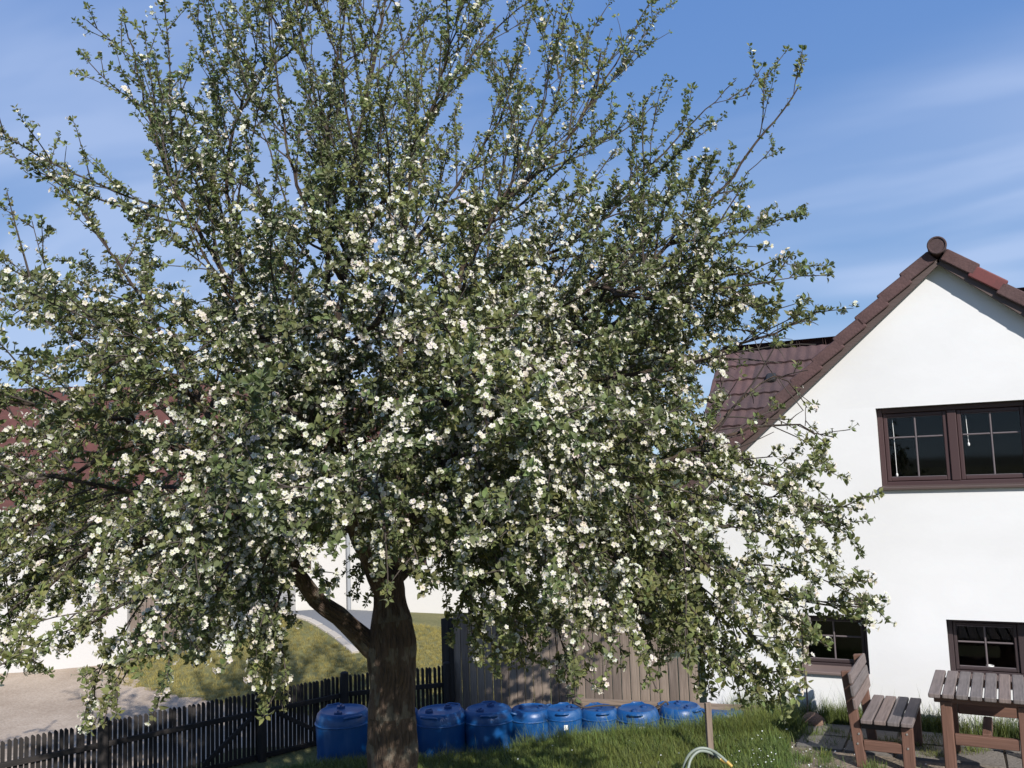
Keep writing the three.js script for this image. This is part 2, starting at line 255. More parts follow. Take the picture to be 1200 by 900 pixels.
function makeWindow(a, b, c, d, o) {
  const w = new THREE.Group(); w.name = 'window'; house.add(w); const z = -o.recess, fw = o.fw, W = b - a, H = d - c;
  const parts = [], P = (x0, x1, y0, y1, z0, z1) => box(x1 - x0, y1 - y0, z1 - z0, 0.008).translate((x0 + x1) / 2, (y0 + y1) / 2, (z0 + z1) / 2);
  const e = 0.002;
  mesh('frame', mergeGeometries([P(a + e, a + fw, c + e, d - e, z - 0.07, z), P(b - fw, b - e, c + e, d - e, z - 0.07, z), P(a + fw - e, b - fw + e, d - fw, d - e * 2, z - 0.069, z - 0.001), P(a + fw - e, b - fw + e, c + e * 2, c + fw * 1.1, z - 0.069, z - 0.001)]), o.dark ? M.trimDark : M.trim, w);
  const lights = o.mull ? [[a + fw, (a + b) / 2 - o.mull / 2], [(a + b) / 2 + o.mull / 2, b - fw]] : [[a + fw, b - fw]];
  if (o.mull) mesh('mullion', P((a + b) / 2 - o.mull / 2, (a + b) / 2 + o.mull / 2, c + fw * 1.1 - e, d - fw + e, z - 0.068, z + 0.006), o.dark ? M.trimDark : M.trim, w);
  for (const [x0, x1] of lights) {
    const y0 = c + fw * 1.1, y1 = d - fw, s = o.sash, zi = z - 0.012;
    mesh('sash', mergeGeometries([P(x0 + e, x0 + s, y0 + e, y1 - e, zi - 0.045, zi), P(x1 - s, x1 - e, y0 + e, y1 - e, zi - 0.045, zi), P(x0 + s - e, x1 - s + e, y1 - s, y1 - e * 2, zi - 0.044, zi - 0.001), P(x0 + s - e, x1 - s + e, y0 + e * 2, y0 + s, zi - 0.044, zi - 0.001)]), o.dark ? M.trimDark : M.trim, w);
    const gx0 = x0 + s, gx1 = x1 - s, gy0 = y0 + s, gy1 = y1 - s, mx = (gx0 + gx1) / 2, my = lerp(gy0, gy1, o.split), bt = 0.009;
    mesh('glazing_bar', P(mx - bt, mx + bt, gy0, gy1, zi - 0.034, zi - 0.012), M.bar, w); 
    mesh('glazing_bar', P(gx0, mx - bt, my - bt, my + bt, zi - 0.033, zi - 0.013), M.bar, w); mesh('glazing_bar', P(mx + bt, gx1, my - bt, my + bt, zi - 0.033, zi - 0.013), M.bar, w);
    mesh('bead', P(gx0, gx1, gy0, gy0 + 0.008, zi - 0.03, zi - 0.006), M.bar, w); mesh('bead', P(gx0, gx1, gy1 - 0.008, gy1, zi - 0.03, zi - 0.006), M.bar, w);
    for (const [p0, p1] of [[gx0, mx], [mx, gx1]]) for (const [q0, q1] of [[gy0, my], [my, gy1]]) mesh('pane', new THREE.BoxGeometry(p1 - p0, q1 - q0, 0.004).translate((p0 + p1) / 2, (q0 + q1) / 2, zi - 0.023), M.glass, w);
    if (o.cord) {
      const cx = gx0 + 0.045, pts = [V(cx, gy1 - 0.02, zi - 0.06), V(cx + 0.004, my, zi - 0.062), V(cx + 0.006, lerp(gy0, gy1, x0 < a + fw + 0.01 ? 0.06 : 0.52), zi - 0.06)];
      mesh('pull_cord', mergeGeometries([tube(spline(pts, 0.05), Array(40).fill(0.0035), 5), new THREE.SphereGeometry(0.012, 10, 8).scale(1, 1.7, 1).translate(pts[2].x, pts[2].y - 0.012, pts[2].z)]), M.white, w);
    }
  }
  mesh('sill', boxUV(box(W + 0.04 - o.sillCut, 0.035, o.recess + 0.055, 0.01).rotateX(0.08).translate((a + b) / 2 - o.sillCut / 2, c - 0.002, -o.recess / 2 + 0.02)), o.sillMat, w);
}
makeWindow(...wins[0], { recess: 0.10, fw: 0.055, sash: 0.042, mull: 0.085, split: 0.66, sillCut: 0, sillMat: M.board, cord: true });
makeWindow(...wins[1], { recess: 0.19, fw: 0.045, sash: 0.035, split: 0.60, sillCut: 0.03, sillMat: M.sill, dark: true });
makeWindow(...wins[2], { recess: 0.19, fw: 0.05, sash: 0.035, mull: 0.07, dark: true, split: 0.60, sillCut: 0.03, sillMat: M.sill });
// roofs
{
  const rnd = mulberry(17), ang = Math.atan(SL), co = Math.cos(ang), si = Math.sin(ang);
  const roof = mesh('roof', (() => {
    const geos = [];
    for (const sgn of [-1, 1]) { // gable roof slabs
      const L = (UR - AP + 0.14) / co, g = new THREE.BoxGeometry(L, 0.07, 4.70).translate(L / 2, 0.045, 0); g.rotateZ(-ang); if (sgn < 0) g.rotateY(Math.PI); g.translate(AP, VA + 0.004, -2.26); geos.push(g);
    }
    return boxUV(mergeGeometries(geos));
  })(), M.board, house);
  // main wing behind: a roof whose ridge runs along the front
  const RV = 4.13, RZ = -2.3, ms = 0.84, mAng = Math.atan(ms), mc = Math.cos(mAng), mL = (2.3 + 0.12) / mc;
  const wing = mesh('roof', (() => {
    const uAt = d => AP - (VA + 0.03 - RV + d * Math.sin(mAng)) / SL, mk = dz => { const q = new THREE.Shape(); q.moveTo(UL - 0.1, 0); q.lineTo(uAt(0), 0); q.lineTo(uAt(mL - dz), mL - dz); q.lineTo(UL - 0.1, mL - dz); q.closePath(); return new THREE.ExtrudeGeometry(q, { depth: 0.06, bevelEnabled: false }); };
    const f = mk(0.3); f.rotateX(Math.PI / 2).translate(0, 0.06, 0); f.rotateX(mAng); f.translate(0, RV, RZ);
    const g = new THREE.BoxGeometry(UR - UL + 0.2, 0.06, mL).translate(0, 0.03, mL / 2); g.rotateX(mAng); g.rotateY(Math.PI); g.translate((UL + UR) / 2, RV, RZ);
    return boxUV(mergeGeometries([f, g]));
  })(), M.board, house);
  wing.userData.label = 'lower brown roof at the left behind the gable';
  const wave = (() => { // one pantile, width .25, lies along +z, slope comes later
    const s = new THREE.Shape(), n = 10, w = 0.25, f = t => 0.011 * Math.pow(0.5 - 0.5 * Math.cos(t * Math.PI * 4), 0.8);
    for (let i = 0; i <= n * 2; i++) { const t = i / (n * 2); i ? s.lineTo(t * w, f(t) + 0.026) : s.moveTo(0, f(0) + 0.026); }
    for (let i = n * 2; i >= 0; i -= 4) { const t = i / (n * 2); s.lineTo(t * w, f(t)); }
    const g = new THREE.ExtrudeGeometry(s, { depth: 0.36, bevelEnabled: false }); g.rotateX(-0.085); return boxUV(g);
  })();
  const rows = 9, gapRow = 0.325;
  for (let r = 0; r < rows; r++) for (let k = 0; k < 22; k++) {
    const u = UL - 0.12 + k * 0.25, d = r * gapRow + 0.05, z = RZ + d * mc, v = RV - d * Math.sin(mAng);
    const cover = VA + 0.1 - SL * Math.abs(AP - (u + 0.1)); if (v < cover - 0.25) continue;
    const t = mesh('roof_tile', wave, M.tile[Math.floor(rnd() * 3)], wing);
    t.position.set(u, v + 0.085 + rnd() * 0.004, z); t.rotation.x = mAng; t.rotation.z = 0;
  }
  const hr = (() => { const g = new THREE.CylinderGeometry(0.105, 0.115, 0.36, 14, 1, false, -Math.PI / 2 - 0.25, Math.PI + 0.5); g.rotateX(0); return g; })();
  for (let k = 0; k < 15; k++) { const u = UL - 0.1 + 0.17 + k * 0.33; if (u > AP - 0.4 && u < AP + 0.4) continue; const t = mesh('ridge_tile', hr, M.tile[Math.floor(rnd() * 3)], wing); t.position.set(u, RV + 0.075, RZ); t.rotation.set(0, 0, Math.PI / 2 + 0.03); t.rotation.order = 'XYZ'; t.quaternion.setFromEuler(new THREE.Euler(-Math.PI / 2 * 0, 0, 0)); const q = new THREE.Quaternion().setFromUnitVectors(V(0, 1, 0), V(1, 0.03, 0).normalize()); const spin = new THREE.Quaternion().setFromAxisAngle(V(0, 1, 0), Math.PI); t.quaternion.copy(q).multiply(spin); }
  for (let r = 0; r < rows; r++) { // verge of the wing's left end
    const d = (r + 0.5) * gapRow, t = mesh('verge_tile', boxUV(box(0.06, 0.16, 0.35, 0.02)), M.tile[r % 3], wing); t.position.set(UL - 0.12, RV - d * Math.sin(mAng) + 0.05, RZ + d * mc); t.rotation.x = mAng + 0.05; }
  { const t = mesh('vent_tile', box(0.13, 0.09, 0.16, 0.03), M.black, wing), d = 0.80; t.position.set(UL + 0.62, RV - d * Math.sin(mAng) + 0.15, RZ + d * mc); t.rotation.x = mAng; }
  // bargeboards and verge tiles of the gable
  const Ls = (UR - AP + 0.14) / co, zf = 0.09 + 0.002;
  for (const sgn of [-1, 1]) {
    const bg = box(Ls - 0.02, 0.135, 0.024, 0.006).translate(sgn * (Ls / 2 + 0.01), 0.03, 0); bg.rotateZ(-sgn * ang);
    const b = mesh('bargeboard', boxUV(bg), M.board, house); b.position.set(AP, VA + 0.005, zf + 0.012 + (sgn > 0 ? 0.002 : 0));
    const step = 0.305, n = Math.floor(Ls / step);
    for (let i = 0; i < n; i++) {
      const d = 0.10 + (i + 0.5) * step, red = sgn > 0 && i === 1;
      const t = mesh('verge_tile', vergeGeo(), red ? M.tileRed : M.tile[Math.floor(rnd() * 3)], house); if (red) t.userData.label = 'newer bright red verge tile';
      t.position.set(AP + sgn * d * co, VA + 0.115 - d * si + (rnd() - 0.5) * 0.008, 0.05); t.rotation.z = -sgn * (ang - 0.095);
    }
  }
  function vergeGeo() { if (!vergeGeo.g) { const top = box(0.345, 0.035, 0.22, 0.014).translate(0, 0.055, -0.02), skirt = box(0.345, 0.125, 0.035, 0.012).translate(0, 0.005, 0.095); vergeGeo.g = boxUV(mergeGeometries([top, skirt])); } return vergeGeo.g; }
  // ridge of the gable with its round end cap
  const cap = (() => { const g = new THREE.CylinderGeometry(0.085, 0.092, 0.40, 18); g.rotateX(Math.PI / 2); return g; })();
  for (let k = 0; k < 13; k++) { const t = mesh('ridge_tile', cap, M.tile[Math.floor(rnd() * 3)], house); t.position.set(AP, VA + 0.135, 0.0 - k * 0.36); t.rotation.x = -0.02; }
  { const t = mesh('ridge_end_cap', mergeGeometries([new THREE.CylinderGeometry(0.088, 0.088, 0.03, 24).rotateX(Math.PI / 2), new THREE.TorusGeometry(0.081, 0.011, 8, 24).translate(0, 0, 0.015)]), M.tile[1], house); t.position.set(AP, VA + 0.135, 0.205); }
  // the higher ridge seen behind the right slope
  const rear = mesh('rear_roof', (() => { const L = 1.9, g1 = new THREE.BoxGeometry(2.4, 0.08, L).translate(0, 0.03, L / 2); g1.rotateX(mAng); const g2 = new THREE.BoxGeometry(2.4, 0.08, L).translate(0, 0.03, L / 2); g2.rotateX(mAng); g2.rotateY(Math.PI); return boxUV(mergeGeometries([g1, g2]).translate(3.18, 4.53, -2.3)); })(), M.tile[0], house);
  for (let k = 0; k < 7; k++) { const t = mesh('ridge_tile', hr, M.tile[Math.floor(rnd() * 3)], rear); t.position.set(2.16 + k * 0.33, 4.58, -2.3); const q = new THREE.Quaternion().setFromUnitVectors(V(0, 1, 0), V(1, 0.03, 0).normalize()); t.quaternion.copy(q).multiply(new THREE.Quaternion().setFromAxisAngle(V(0, 1, 0), Math.PI)); }
}
const HW = (u, v, n) => V(HO.x + 0.89733 * u - 0.44135 * n, v, HO.z + 0.44135 * u + 0.89733 * n);

// ------------------------------------------------------------------ bench, table
const BYAW = -0.50;
{
  const p = V(3.06, 0, -7.99); // near end of the seat's back edge
  const b = thing('garden_bench', 'small brown wooden garden bench with slatted back and seat beside the table', 'bench', [2.92, 0, -8.0], BYAW);
  const L = 0.92, rnd = mulberry(3); // local +x is forward, -z runs away along the bench
  for (const z of [-0.09, -L + 0.09]) {
    mesh('back_post', grainUV(box(0.085, 0.84, 0.065, 0.01).rotateZ(0.10).translate(-0.055, 0.41, z), 1), M.legWood, b);
    mesh('leg', grainUV(box(0.095, 0.39, 0.065, 0.01).translate(0.37, 0.19, z), 1), M.legWood, b);
    mesh('stretcher', grainUV(box(0.32, 0.085, 0.045, 0.008).translate(0.17, 0.20, z), 0), M.legWood, b);
    mesh('seat_bearer', grainUV(box(0.40, 0.06, 0.045, 0.008).translate(0.2, 0.372, z), 0), M.fence, b);
  }
  for (const [x, y, z] of [[-0.02, 0.30, -0.055], [-0.035, 0.215, -0.055], [0.37, 0.215, -0.055], [0.37, 0.335, -0.055]]) { const m = mesh('bolt', new THREE.CylinderGeometry(0.0085, 0.0085, 0.008, 10).rotateX(Math.PI / 2), M.bolt, b); m.position.set(x, y, z); }
  for (let i = 0; i < 4; i++) { const m = mesh('seat_slat', grainUV(box(0.097, 0.038, L + 0.02 * rnd(), 0.010), 2), M.slatWood[i % 3], b); m.position.set(0.055 + i * 0.108, 0.42 + rnd() * 0.004, -L / 2); }
  for (let i = 0; i < 3; i++) { const m = mesh('back_slat', grainUV(box(0.032, 0.095, L + 0.02 * rnd(), 0.012), 2), M.slatWood[(i + 1) % 3], b); m.position.set(-0.028 - i * 0.0115, 0.565 + i * 0.108, -L / 2 + 0.02); m.rotation.z = 0.10; }
}
{
  const t = thing('garden_table', 'low brown wooden garden table with slatted grey brown top and red brown legs', 'table', [3.39, 0, -7.69], BYAW);
  const L = 0.93, n = 8, w = 0.104, rnd = mulberry(4);
  for (let i = 0; i < n; i++) { const m = mesh('top_slat', grainUV(box(w - 0.014, 0.04, L + rnd() * 0.012, 0.010), 2), M.slatWood[Math.floor(rnd() * 3)], t); m.position.set(w * (i + 0.5), 0.70 + rnd() * 0.004, -L / 2); }
  for (const z of [-0.13, -L + 0.13]) {
    for (const x of [0.13, 0.70]) mesh('leg', grainUV(box(0.09, 0.64, 0.075, 0.01).translate(x, 0.32, z), 1), M.legWood, t);
    mesh('stretcher', grainUV(box(0.475, 0.09, 0.045, 0.008).translate(0.415, z > -0.5 ? 0.33 : 0.42, z), 0), M.legWood, t);
    mesh('bearer', grainUV(box(n * w - 0.08, 0.055, 0.06, 0.008).translate(n * w / 2, 0.652, z), 0), M.legWood, t);
  }
  mesh('long_stretcher', grainUV(box(0.07, 0.10, L - 0.36, 0.008).translate(0.415, 0.33, -L / 2), 2), M.legWood, t);
}

// ------------------------------------------------------------------ fences, boards, drums
function picketRun(name, A, B, n, tops, label, posts) {
  const dx = B[0] - A[0], dz = B[1] - A[1], L = Math.hypot(dx, dz), f = thing(name, label, 'fence', [A[0], 0, A[1]], Math.atan2(-dz, dx)), rnd = mulberry(n * 7);
  const h = 0.93, base = x => lerp(tops[0], tops[1], x / L) - h;
  const s = new THREE.Shape(); s.moveTo(-0.0165, 0); s.lineTo(0.0165, 0); s.lineTo(0.0165, h - 0.022); s.lineTo(-0.002, h); s.lineTo(-0.0165, h - 0.006); s.closePath();
  const g = grainUV(new THREE.ExtrudeGeometry(s, { depth: 0.018, bevelEnabled: true, bevelSize: 0.002, bevelThickness: 0.002, bevelSegments: 1 }), 1);
  for (let i = 0; i < n; i++) { const x = (i + 0.5) * L / n, m = mesh('picket', g, M.fence, f); m.position.set(x, base(x) + (rnd() - 0.5) * 0.018, 0); m.rotation.set((rnd() - 0.5) * 0.015, (rnd() - 0.5) * 0.08, (rnd() - 0.5) * 0.018); }
  const slope = Math.atan2(tops[1] - tops[0], L);
  for (const y of [0.20, 0.70]) { const m = mesh('rail', grainUV(box(L, 0.055, 0.04, 0.006), 0), M.fence, f); m.position.set(L / 2, (base(0) + base(L)) / 2 + y, 0.042); m.rotation.z = slope; }
  for (const x of posts) { const m = mesh('post', grainUV(mergeGeometries([new THREE.CylinderGeometry(0.05, 0.052, 1.05, 12), new THREE.SphereGeometry(0.05, 12, 6, 0, 6.283, 0, 1.57).scale(1, 0.5, 1).translate(0, 0.525, 0)]), 1), M.fence, f); m.position.set(x * L, base(x * L) + 0.45, 0.10); }
  return f;
}
const fA = [-5.95, -8.42], fB = [-2.23, -11.5];
const lf = picketRun('picket_fence', fA, fB, 92, [0.235, 0.225], 'dark weathered picket fence running along the gravel road at lower left', [0.02, 0.40, 0.76, 0.985]);
for (const x of [3.3, 3.9]) { const m = mesh('brace', grainUV(box(0.70, 0.05, 0.04, 0.006), 0), M.fence, lf); m.position.set(x - (x > 3.5 ? -0.28 : 0.02), -0.23, 0.085 + (x > 3.5 ? 0.004 : 0)); m.rotation.z = x > 3.5 ? -0.55 : 0.62; }
picketRun('picket_fence', [-2.2, -11.52], [-0.95, -11.8], 24, [0.225, 0.235], 'short dark picket fence behind the trunk between post and board fence', [0.97]);
{ // tall fence of upright boards
  const A = [-0.88, -11.82], B = [1.97, -10.22], dx = B[0] - A[0], dz = B[1] - A[1], L = Math.hypot(dx, dz), n = 28, rnd = mulberry(61);
  const f = thing('board_fence', 'tall fence of weathered upright boards behind the blue drums', 'fence', [A[0], 0, A[1]], Math.atan2(-dz, dx));
  for (let i = 0; i < n; i++) { const h = 1.55 + rnd() * 0.06, w = L / n - 0.008 - rnd() * 0.008, m = mesh('board', grainUV(box(w, h, 0.022, 0.004), 1), M.boards[Math.floor(rnd() * 3)], f); m.position.set((i + 0.5) * L / n, -0.68 + h / 2, rnd() * 0.008); m.rotation.z = (rnd() - 0.5) * 0.014; m.rotation.y = (rnd() - 0.5) * 0.05; }
  for (const y of [-0.35, 0.55]) { const m = mesh('rail', grainUV(box(L, 0.08, 0.05, 0.006), 0), M.fence, f); m.position.set(L / 2, y, -0.05); }
  const p = mesh('post', grainUV(box(0.12, 1.55, 0.12, 0.01), 1), M.fence, f); p.position.set(-0.08, 0.05, 0.02);
}
{ // plank laid on edge along the foot of the boards
  const A = V(0.55, 0.02, -10.35), B = V(2.62, 0.02, -9.72), L = A.distanceTo(B), m = mesh('edging_plank', grainUV(box(L, 0.2, 0.045, 0.008), 0), M.plank, scene);
  m.position.copy(A).add(B).multiplyScalar(0.5).setY(0.025); m.rotation.y = Math.atan2(-(B.z - A.z), B.x - A.x); tag(m, 'long weathered plank set on edge behind the right blue drums', 'plank');
}
function makeDrum() {
  const g = new THREE.Group(), P = [[0, 0], [0.185, 0], [0.205, 0.02], [0.212, 0.06], [0.222, 0.20], [0.226, 0.24], [0.222, 0.27], [0.228, 0.42], [0.232, 0.50], [0.230, 0.55], [0.218, 0.590], [0.196, 0.612], [0.186, 0.615], [0.180, 0.608], [0.165, 0.600], [0, 0.598]].map(p => new THREE.Vector2(...p));
  mesh('body', new THREE.LatheGeometry(P, 40), M.drum, g);
  mesh('rim', new THREE.TorusGeometry(0.232, 0.009, 8, 40).rotateX(Math.PI / 2).translate(0, 0.515, 0), M.drum, g);
  for (const x of [-0.1, 0.1]) mesh('bung', mergeGeometries([new THREE.CylinderGeometry(0.034, 0.036, 0.022, 14).translate(x, 0.609, 0.03), new THREE.BoxGeometry(0.05, 0.012, 0.01).translate(x, 0.625, 0.03)]), M.drumDull, g);
  for (const a of [0.5, 3.6]) { const h = mesh('handle', tube(spline([V(0.20, 0.585, -0.07), V(0.245, 0.60, -0.06), V(0.252, 0.60, 0), V(0.245, 0.60, 0.06), V(0.20, 0.585, 0.07)], 0.03), Array(12).fill(0.012), 8), M.drum, g); h.rotation.y = a; }
  return g;
}
{
  const proto = makeDrum(), rnd = mulberry(71);
  // px, top y, D, scale, words
  const D = [
    [402, 831, 9.55, 1.22, 'blue drum in deep shade left of the apple trunk, first in the row'],
    [462, 831, 9.75, 1.15, 'blue drum half hidden behind the apple trunk'],
    [516, 831, 9.7, 1.18, 'dark shaded blue drum just right of the apple trunk'],
    [572, 829, 9.75, 1.16, 'dark shaded blue drum below the left end of the board fence'],
    [622, 829, 9.8, 1.0, 'shaded blue drum left of the one with a pale mark'],
    [660, 829, 9.75, 0.88, 'blue drum with small pale paper mark, half in tree shade'],
    [702, 829, 9.75, 0.88, 'blue drum dappled by shade, third from the right end of the row'],
    [746, 829, 9.7, 1.0, 'bright blue drum with a square white label facing the lawn'],
    [797, 826, 9.75, 0.98, 'bright sunlit blue drum without label, left of the wooden stake'],
    [848, 830, 9.85, 0.92, 'blue drum at the right end, half buried in grass beyond the stake'],
  ];
  for (const [px, py, d, s, label] of D) {
    const g = proto.clone(); g.name = numbered('blue_drum'); const p = at(px, py, d); g.position.set(p.x, p.y - 0.615 * s * 1.0, p.z); g.scale.setScalar(s); g.rotation.y = rnd() * 6.28; scene.add(g); tag(g, label, 'drum', 'blue drums in a row along the board fence');
    if (px === 746 || px === 660) { g.rotation.y = px === 746 ? 0.9 : 1.0; const l = mesh('paper_label', new THREE.CylinderGeometry(0.2315, 0.2305, px === 746 ? 0.075 : 0.06, 8, 1, true, -0.16, px === 746 ? 0.3 : 0.2).translate(0, 0.44, 0), M.white, g); l.rotation.y = 0.12 - g.rotation.y; }
  }
  const st = (pts, label) => tag(mesh('dry_branch', tube(spline(pts, 0.03), Array(60).fill(0).map((_, i) => 0.011 - i * 0.00012), 6, 0.3), M.twig, scene), label, 'branch');
  st([at(672, 824, 9.7), at(684, 829, 9.7), at(700, 827, 9.72), at(728, 827, 9.7)], 'dark bent branch lying across the tops of two dappled drums');
  st([at(764, 831, 9.78), at(772, 828, 9.75), at(781, 822, 9.75), at(783, 826, 9.76)], 'short dark hooked branch leaning on the sunlit blue drum');
}
{ // stake with the hose
  const p = at(831, 855, 8.6), b = land(p.x, p.z), s = thing('wooden_stake', 'grey wooden stake standing in the grass with the hose at its foot', 'stake', [p.x, b, p.z], 0.3);
  mesh('shaft', grainUV(box(0.058, 0.60, 0.04, 0.006).translate(0, 0.27, 0), 1), M.plank, s); mesh('fitting', mergeGeometries([new THREE.CylinderGeometry(0.035, 0.035, 0.075, 12).translate(0.01, 0.10, 0.04), new THREE.CylinderGeometry(0.02, 0.02, 0.05, 10).rotateX(Math.PI / 2).translate(0.01, 0.11, 0.07)]), M.black, s);
  const D = 8.1, h = thing('garden_hose', 'grey green garden hose looping out of the grass with brass ends', 'hose', [0, 0, 0]);
  const loops = [[[[797, 925, D], [801, 900, D], [808, 884, D], [819, 877, D], [831, 878, D], [843, 885, D - 0.06], [852, 893, D - 0.1]]], [[[805, 925, D - 0.12], [806, 904, D - 0.1], [810, 889, D - 0.06], [819, 880.5, D - 0.04], [829, 881, D - 0.02], [840, 886, D], [844, 889, D]]]];
  loops.forEach(([L], i) => { const pts = spline((i ? L : L).map(q => at(...q)), 0.03); mesh('tube', tube(pts, Array(pts.length).fill(0.0125), 8), M.hose, h); const e = pts[pts.length - 1], d = e.clone().sub(pts[pts.length - 3]).normalize(); mesh('nozzle', tube([e.clone(), e.clone().addScaledVector(d, 0.055)], [0.018, 0.015], 10), M.brass, h); });
}
{ // thin stick leaning under the sill and the stone at its foot
  const a = HW(0.075, 0.46, 0.06), b = HW(0.085, 0.0, 0.20); const s = thing('thin_stick', 'thin dark stick with a short side twig leaning against the window sill', 'stick', [0, 0, 0]);
  mesh('shaft', tube([b, b.clone().lerp(a, 0.5).add(V(0.006, 0, 0)), a], [0.010, 0.009, 0.007], 7), M.rod, s); mesh('side_twig', tube([b.clone().lerp(a, 0.86), b.clone().lerp(a, 0.74).add(V(0.055, 0, 0.01))], [0.006, 0.004], 6), M.rod, s);
  const g = new THREE.IcosahedronGeometry(0.1, 3), p = g.attributes.position; for (let i = 0; i < p.count; i++) { const v = V(p.getX(i), p.getY(i), p.getZ(i)), k = 0.8 + 0.45 * fbm(v.x * 14 + 5, v.y * 14 + v.z * 9, 3, 0, 4); p.setXYZ(i, v.x * k * 1.15, Math.max(-0.05, v.y * k * 0.8), v.z * k * 0.9); } g.computeVertexNormals();
  const r = mesh('stone', g, M.rock, scene), q = HW(0.14, 0.055, 0.24); r.position.copy(q); tag(r, 'rough red brown stone on the ground at the foot of the thin stick', 'stone');
  const cup = mesh('white_mug', new THREE.LatheGeometry([[0, 0], [0.03, 0], [0.034, 0.01], [0.036, 0.06], [0.032, 0.06], [0.03, 0.01], [0, 0.008]].map(v => new THREE.Vector2(...v)), 18), M.white, scene); cup.position.copy(HW(1.80, 0.555, -0.25)); tag(cup, 'small white mug standing inside the lower right window', 'mug');
}

// ------------------------------------------------------------------ buildings beyond
function farHouse(name, label, x0, x1, z0, depth, base, eave, ridge, o) {
  const b = thing(name, label, o.cat, [(x0 + x1) / 2, base, z0]); const W = x1 - x0, e = eave - base, r = ridge - base;
  const front = new THREE.Shape(); front.moveTo(-W / 2, -0.6); front.lineTo(W / 2, -0.6); front.lineTo(W / 2, e); front.lineTo(-W / 2, e); front.closePath();
  for (const [a, c, y0, y1] of o.holes) { const h = new THREE.Path(); const A = a - (x0 + x1) / 2, C = c - (x0 + x1) / 2; h.moveTo(A, y0); h.lineTo(A, y1); h.lineTo(C, y1); h.lineTo(C, y0); h.closePath(); front.holes.push(h); }
  mesh('wall', boxUV(new THREE.ExtrudeGeometry(front, { depth: 0.3, bevelEnabled: false }).translate(0, 0, -0.3)), M.render2, b);
  const gs = new THREE.Shape(); gs.moveTo(0.302, -0.6); gs.lineTo(depth, -0.6); gs.lineTo(depth, e); gs.lineTo(depth / 2, r - 0.05); gs.lineTo(0.302, e); gs.closePath();
  const g = new THREE.ExtrudeGeometry(gs, { depth: 0.3, bevelEnabled: false }).rotateY(Math.PI / 2);
  mesh('wall', boxUV(g.clone().translate(-W / 2, 0, 0)), M.render2, b); mesh('wall', boxUV(g.clone().translate(W / 2 - 0.3, 0, 0)), M.render2, b); mesh('wall', boxUV(new THREE.BoxGeometry(W - 0.61, e + 0.6, 0.3).translate(0, (e - 0.6) / 2, -depth + 0.15)), M.render2, b);
  const run = depth / 2 + 0.3, a = Math.atan2(r - e, depth / 2), L = run / Math.cos(a), geos = []; for (const s of [0, 1]) { const q = new THREE.BoxGeometry(W + 0.5, 0.12, L).translate(0, 0.06, L / 2); q.rotateX(a); if (s) q.rotateY(Math.PI); q.translate(0, r, -depth / 2); geos.push(q); }
  const roof = mesh('roof', boxUV(mergeGeometries(geos)), M.farTile, b);
  { // rows of tiles, too many and too far to part
    const tw = 0.26, th = 0.34, nx = Math.floor((W + 0.5) / tw), ny = Math.floor(L / th), tg = new THREE.CylinderGeometry(tw * 0.5, tw * 0.54, th * 1.08, 6, 1, false, -1.4, 2.8).scale(1, 1, 0.45).rotateX(Math.PI / 2);
    const im = shade(new THREE.InstancedMesh(boxUV(tg), M.farTile, nx * ny)), mm = new THREE.Matrix4(), rnd = mulberry(nx), col = new THREE.Color(); let k = 0;
    for (let i = 0; i < nx; i++) for (let j = 0; j < ny; j++) { const d = (j + 0.5) * th; mm.compose(V(-W / 2 - 0.12 + i * tw, r - d * Math.sin(a) + 0.10, -depth / 2 + d * Math.cos(a) + 0.06), new THREE.Quaternion().setFromEuler(new THREE.Euler(a + 0.05, 0, 0)), V(1, 1, 1)); im.setMatrixAt(k, mm); col.setScalar(0.8 + rnd() * 0.4); im.setColorAt(k++, col); }
    im.name = 'roof_tile'; im.userData.kind = 'stuff'; roof.add(im);
  }
  for (const [A, C, y0, y1, kind] of o.holes) {
    const cx = (A + C) / 2 - (x0 + x1) / 2, w = C - A, h = y1 - y0;
    if (kind === 'door') { const d = new THREE.Group(); d.name = 'barn_door'; b.add(d); const n = Math.max(3, Math.round(w / 0.16)); for (let i = 0; i < n; i++) { const m = mesh('board', grainUV(box(w / n - 0.012, h, 0.04, 0.006), 1), M.boards[1], d); m.position.set(cx - w / 2 + (i + 0.5) * w / n, y0 + h / 2, -0.14); } continue; }
    const win = new THREE.Group(); win.name = 'window'; b.add(win); const P = (ww, hh, x, y) => box(ww, hh, 0.06, 0.006).translate(cx + x, (y0 + y1) / 2 + y, -0.12);
    mesh('frame', mergeGeometries([P(0.06, h, -w / 2 + 0.03, 0), P(0.06, h, w / 2 - 0.03, 0), P(w - 0.13, 0.06, 0, h / 2 - 0.03), P(w - 0.13, 0.06, 0, -h / 2 + 0.03), P(0.04, h - 0.13, 0, 0)]), M.trim, win); mesh('pane', new THREE.BoxGeometry(w - 0.12, h - 0.12, 0.006).translate(cx, (y0 + y1) / 2, -0.135), M.glass, win);
  }
  if (o.pipe) mesh('downpipe', tube([V(o.pipe - (x0 + x1) / 2, e - 0.1, 0.09), V(o.pipe - (x0 + x1) / 2, -0.3, 0.09)], [0.05, 0.05], 10), M.grey, b);
  mesh('gutter', new THREE.CylinderGeometry(0.07, 0.07, W + 0.4, 10, 1, true, 0, Math.PI).rotateZ(Math.PI / 2).rotateX(Math.PI / 2 * 0).translate(0, e - 0.08, 0.34), M.grey, b);
  return b;
}
farHouse('barn', 'long pale barn with red tiled roof across the gravel road at far left', -17, -5.6, -17.5, 6.4, -0.95, 2.25, 4.95, { cat: 'barn', holes: [[-7.6, -6.0, 0.0, 2.3, 'door'], [-12.5, -11.4, 1.5, 2.4, 'win']] });
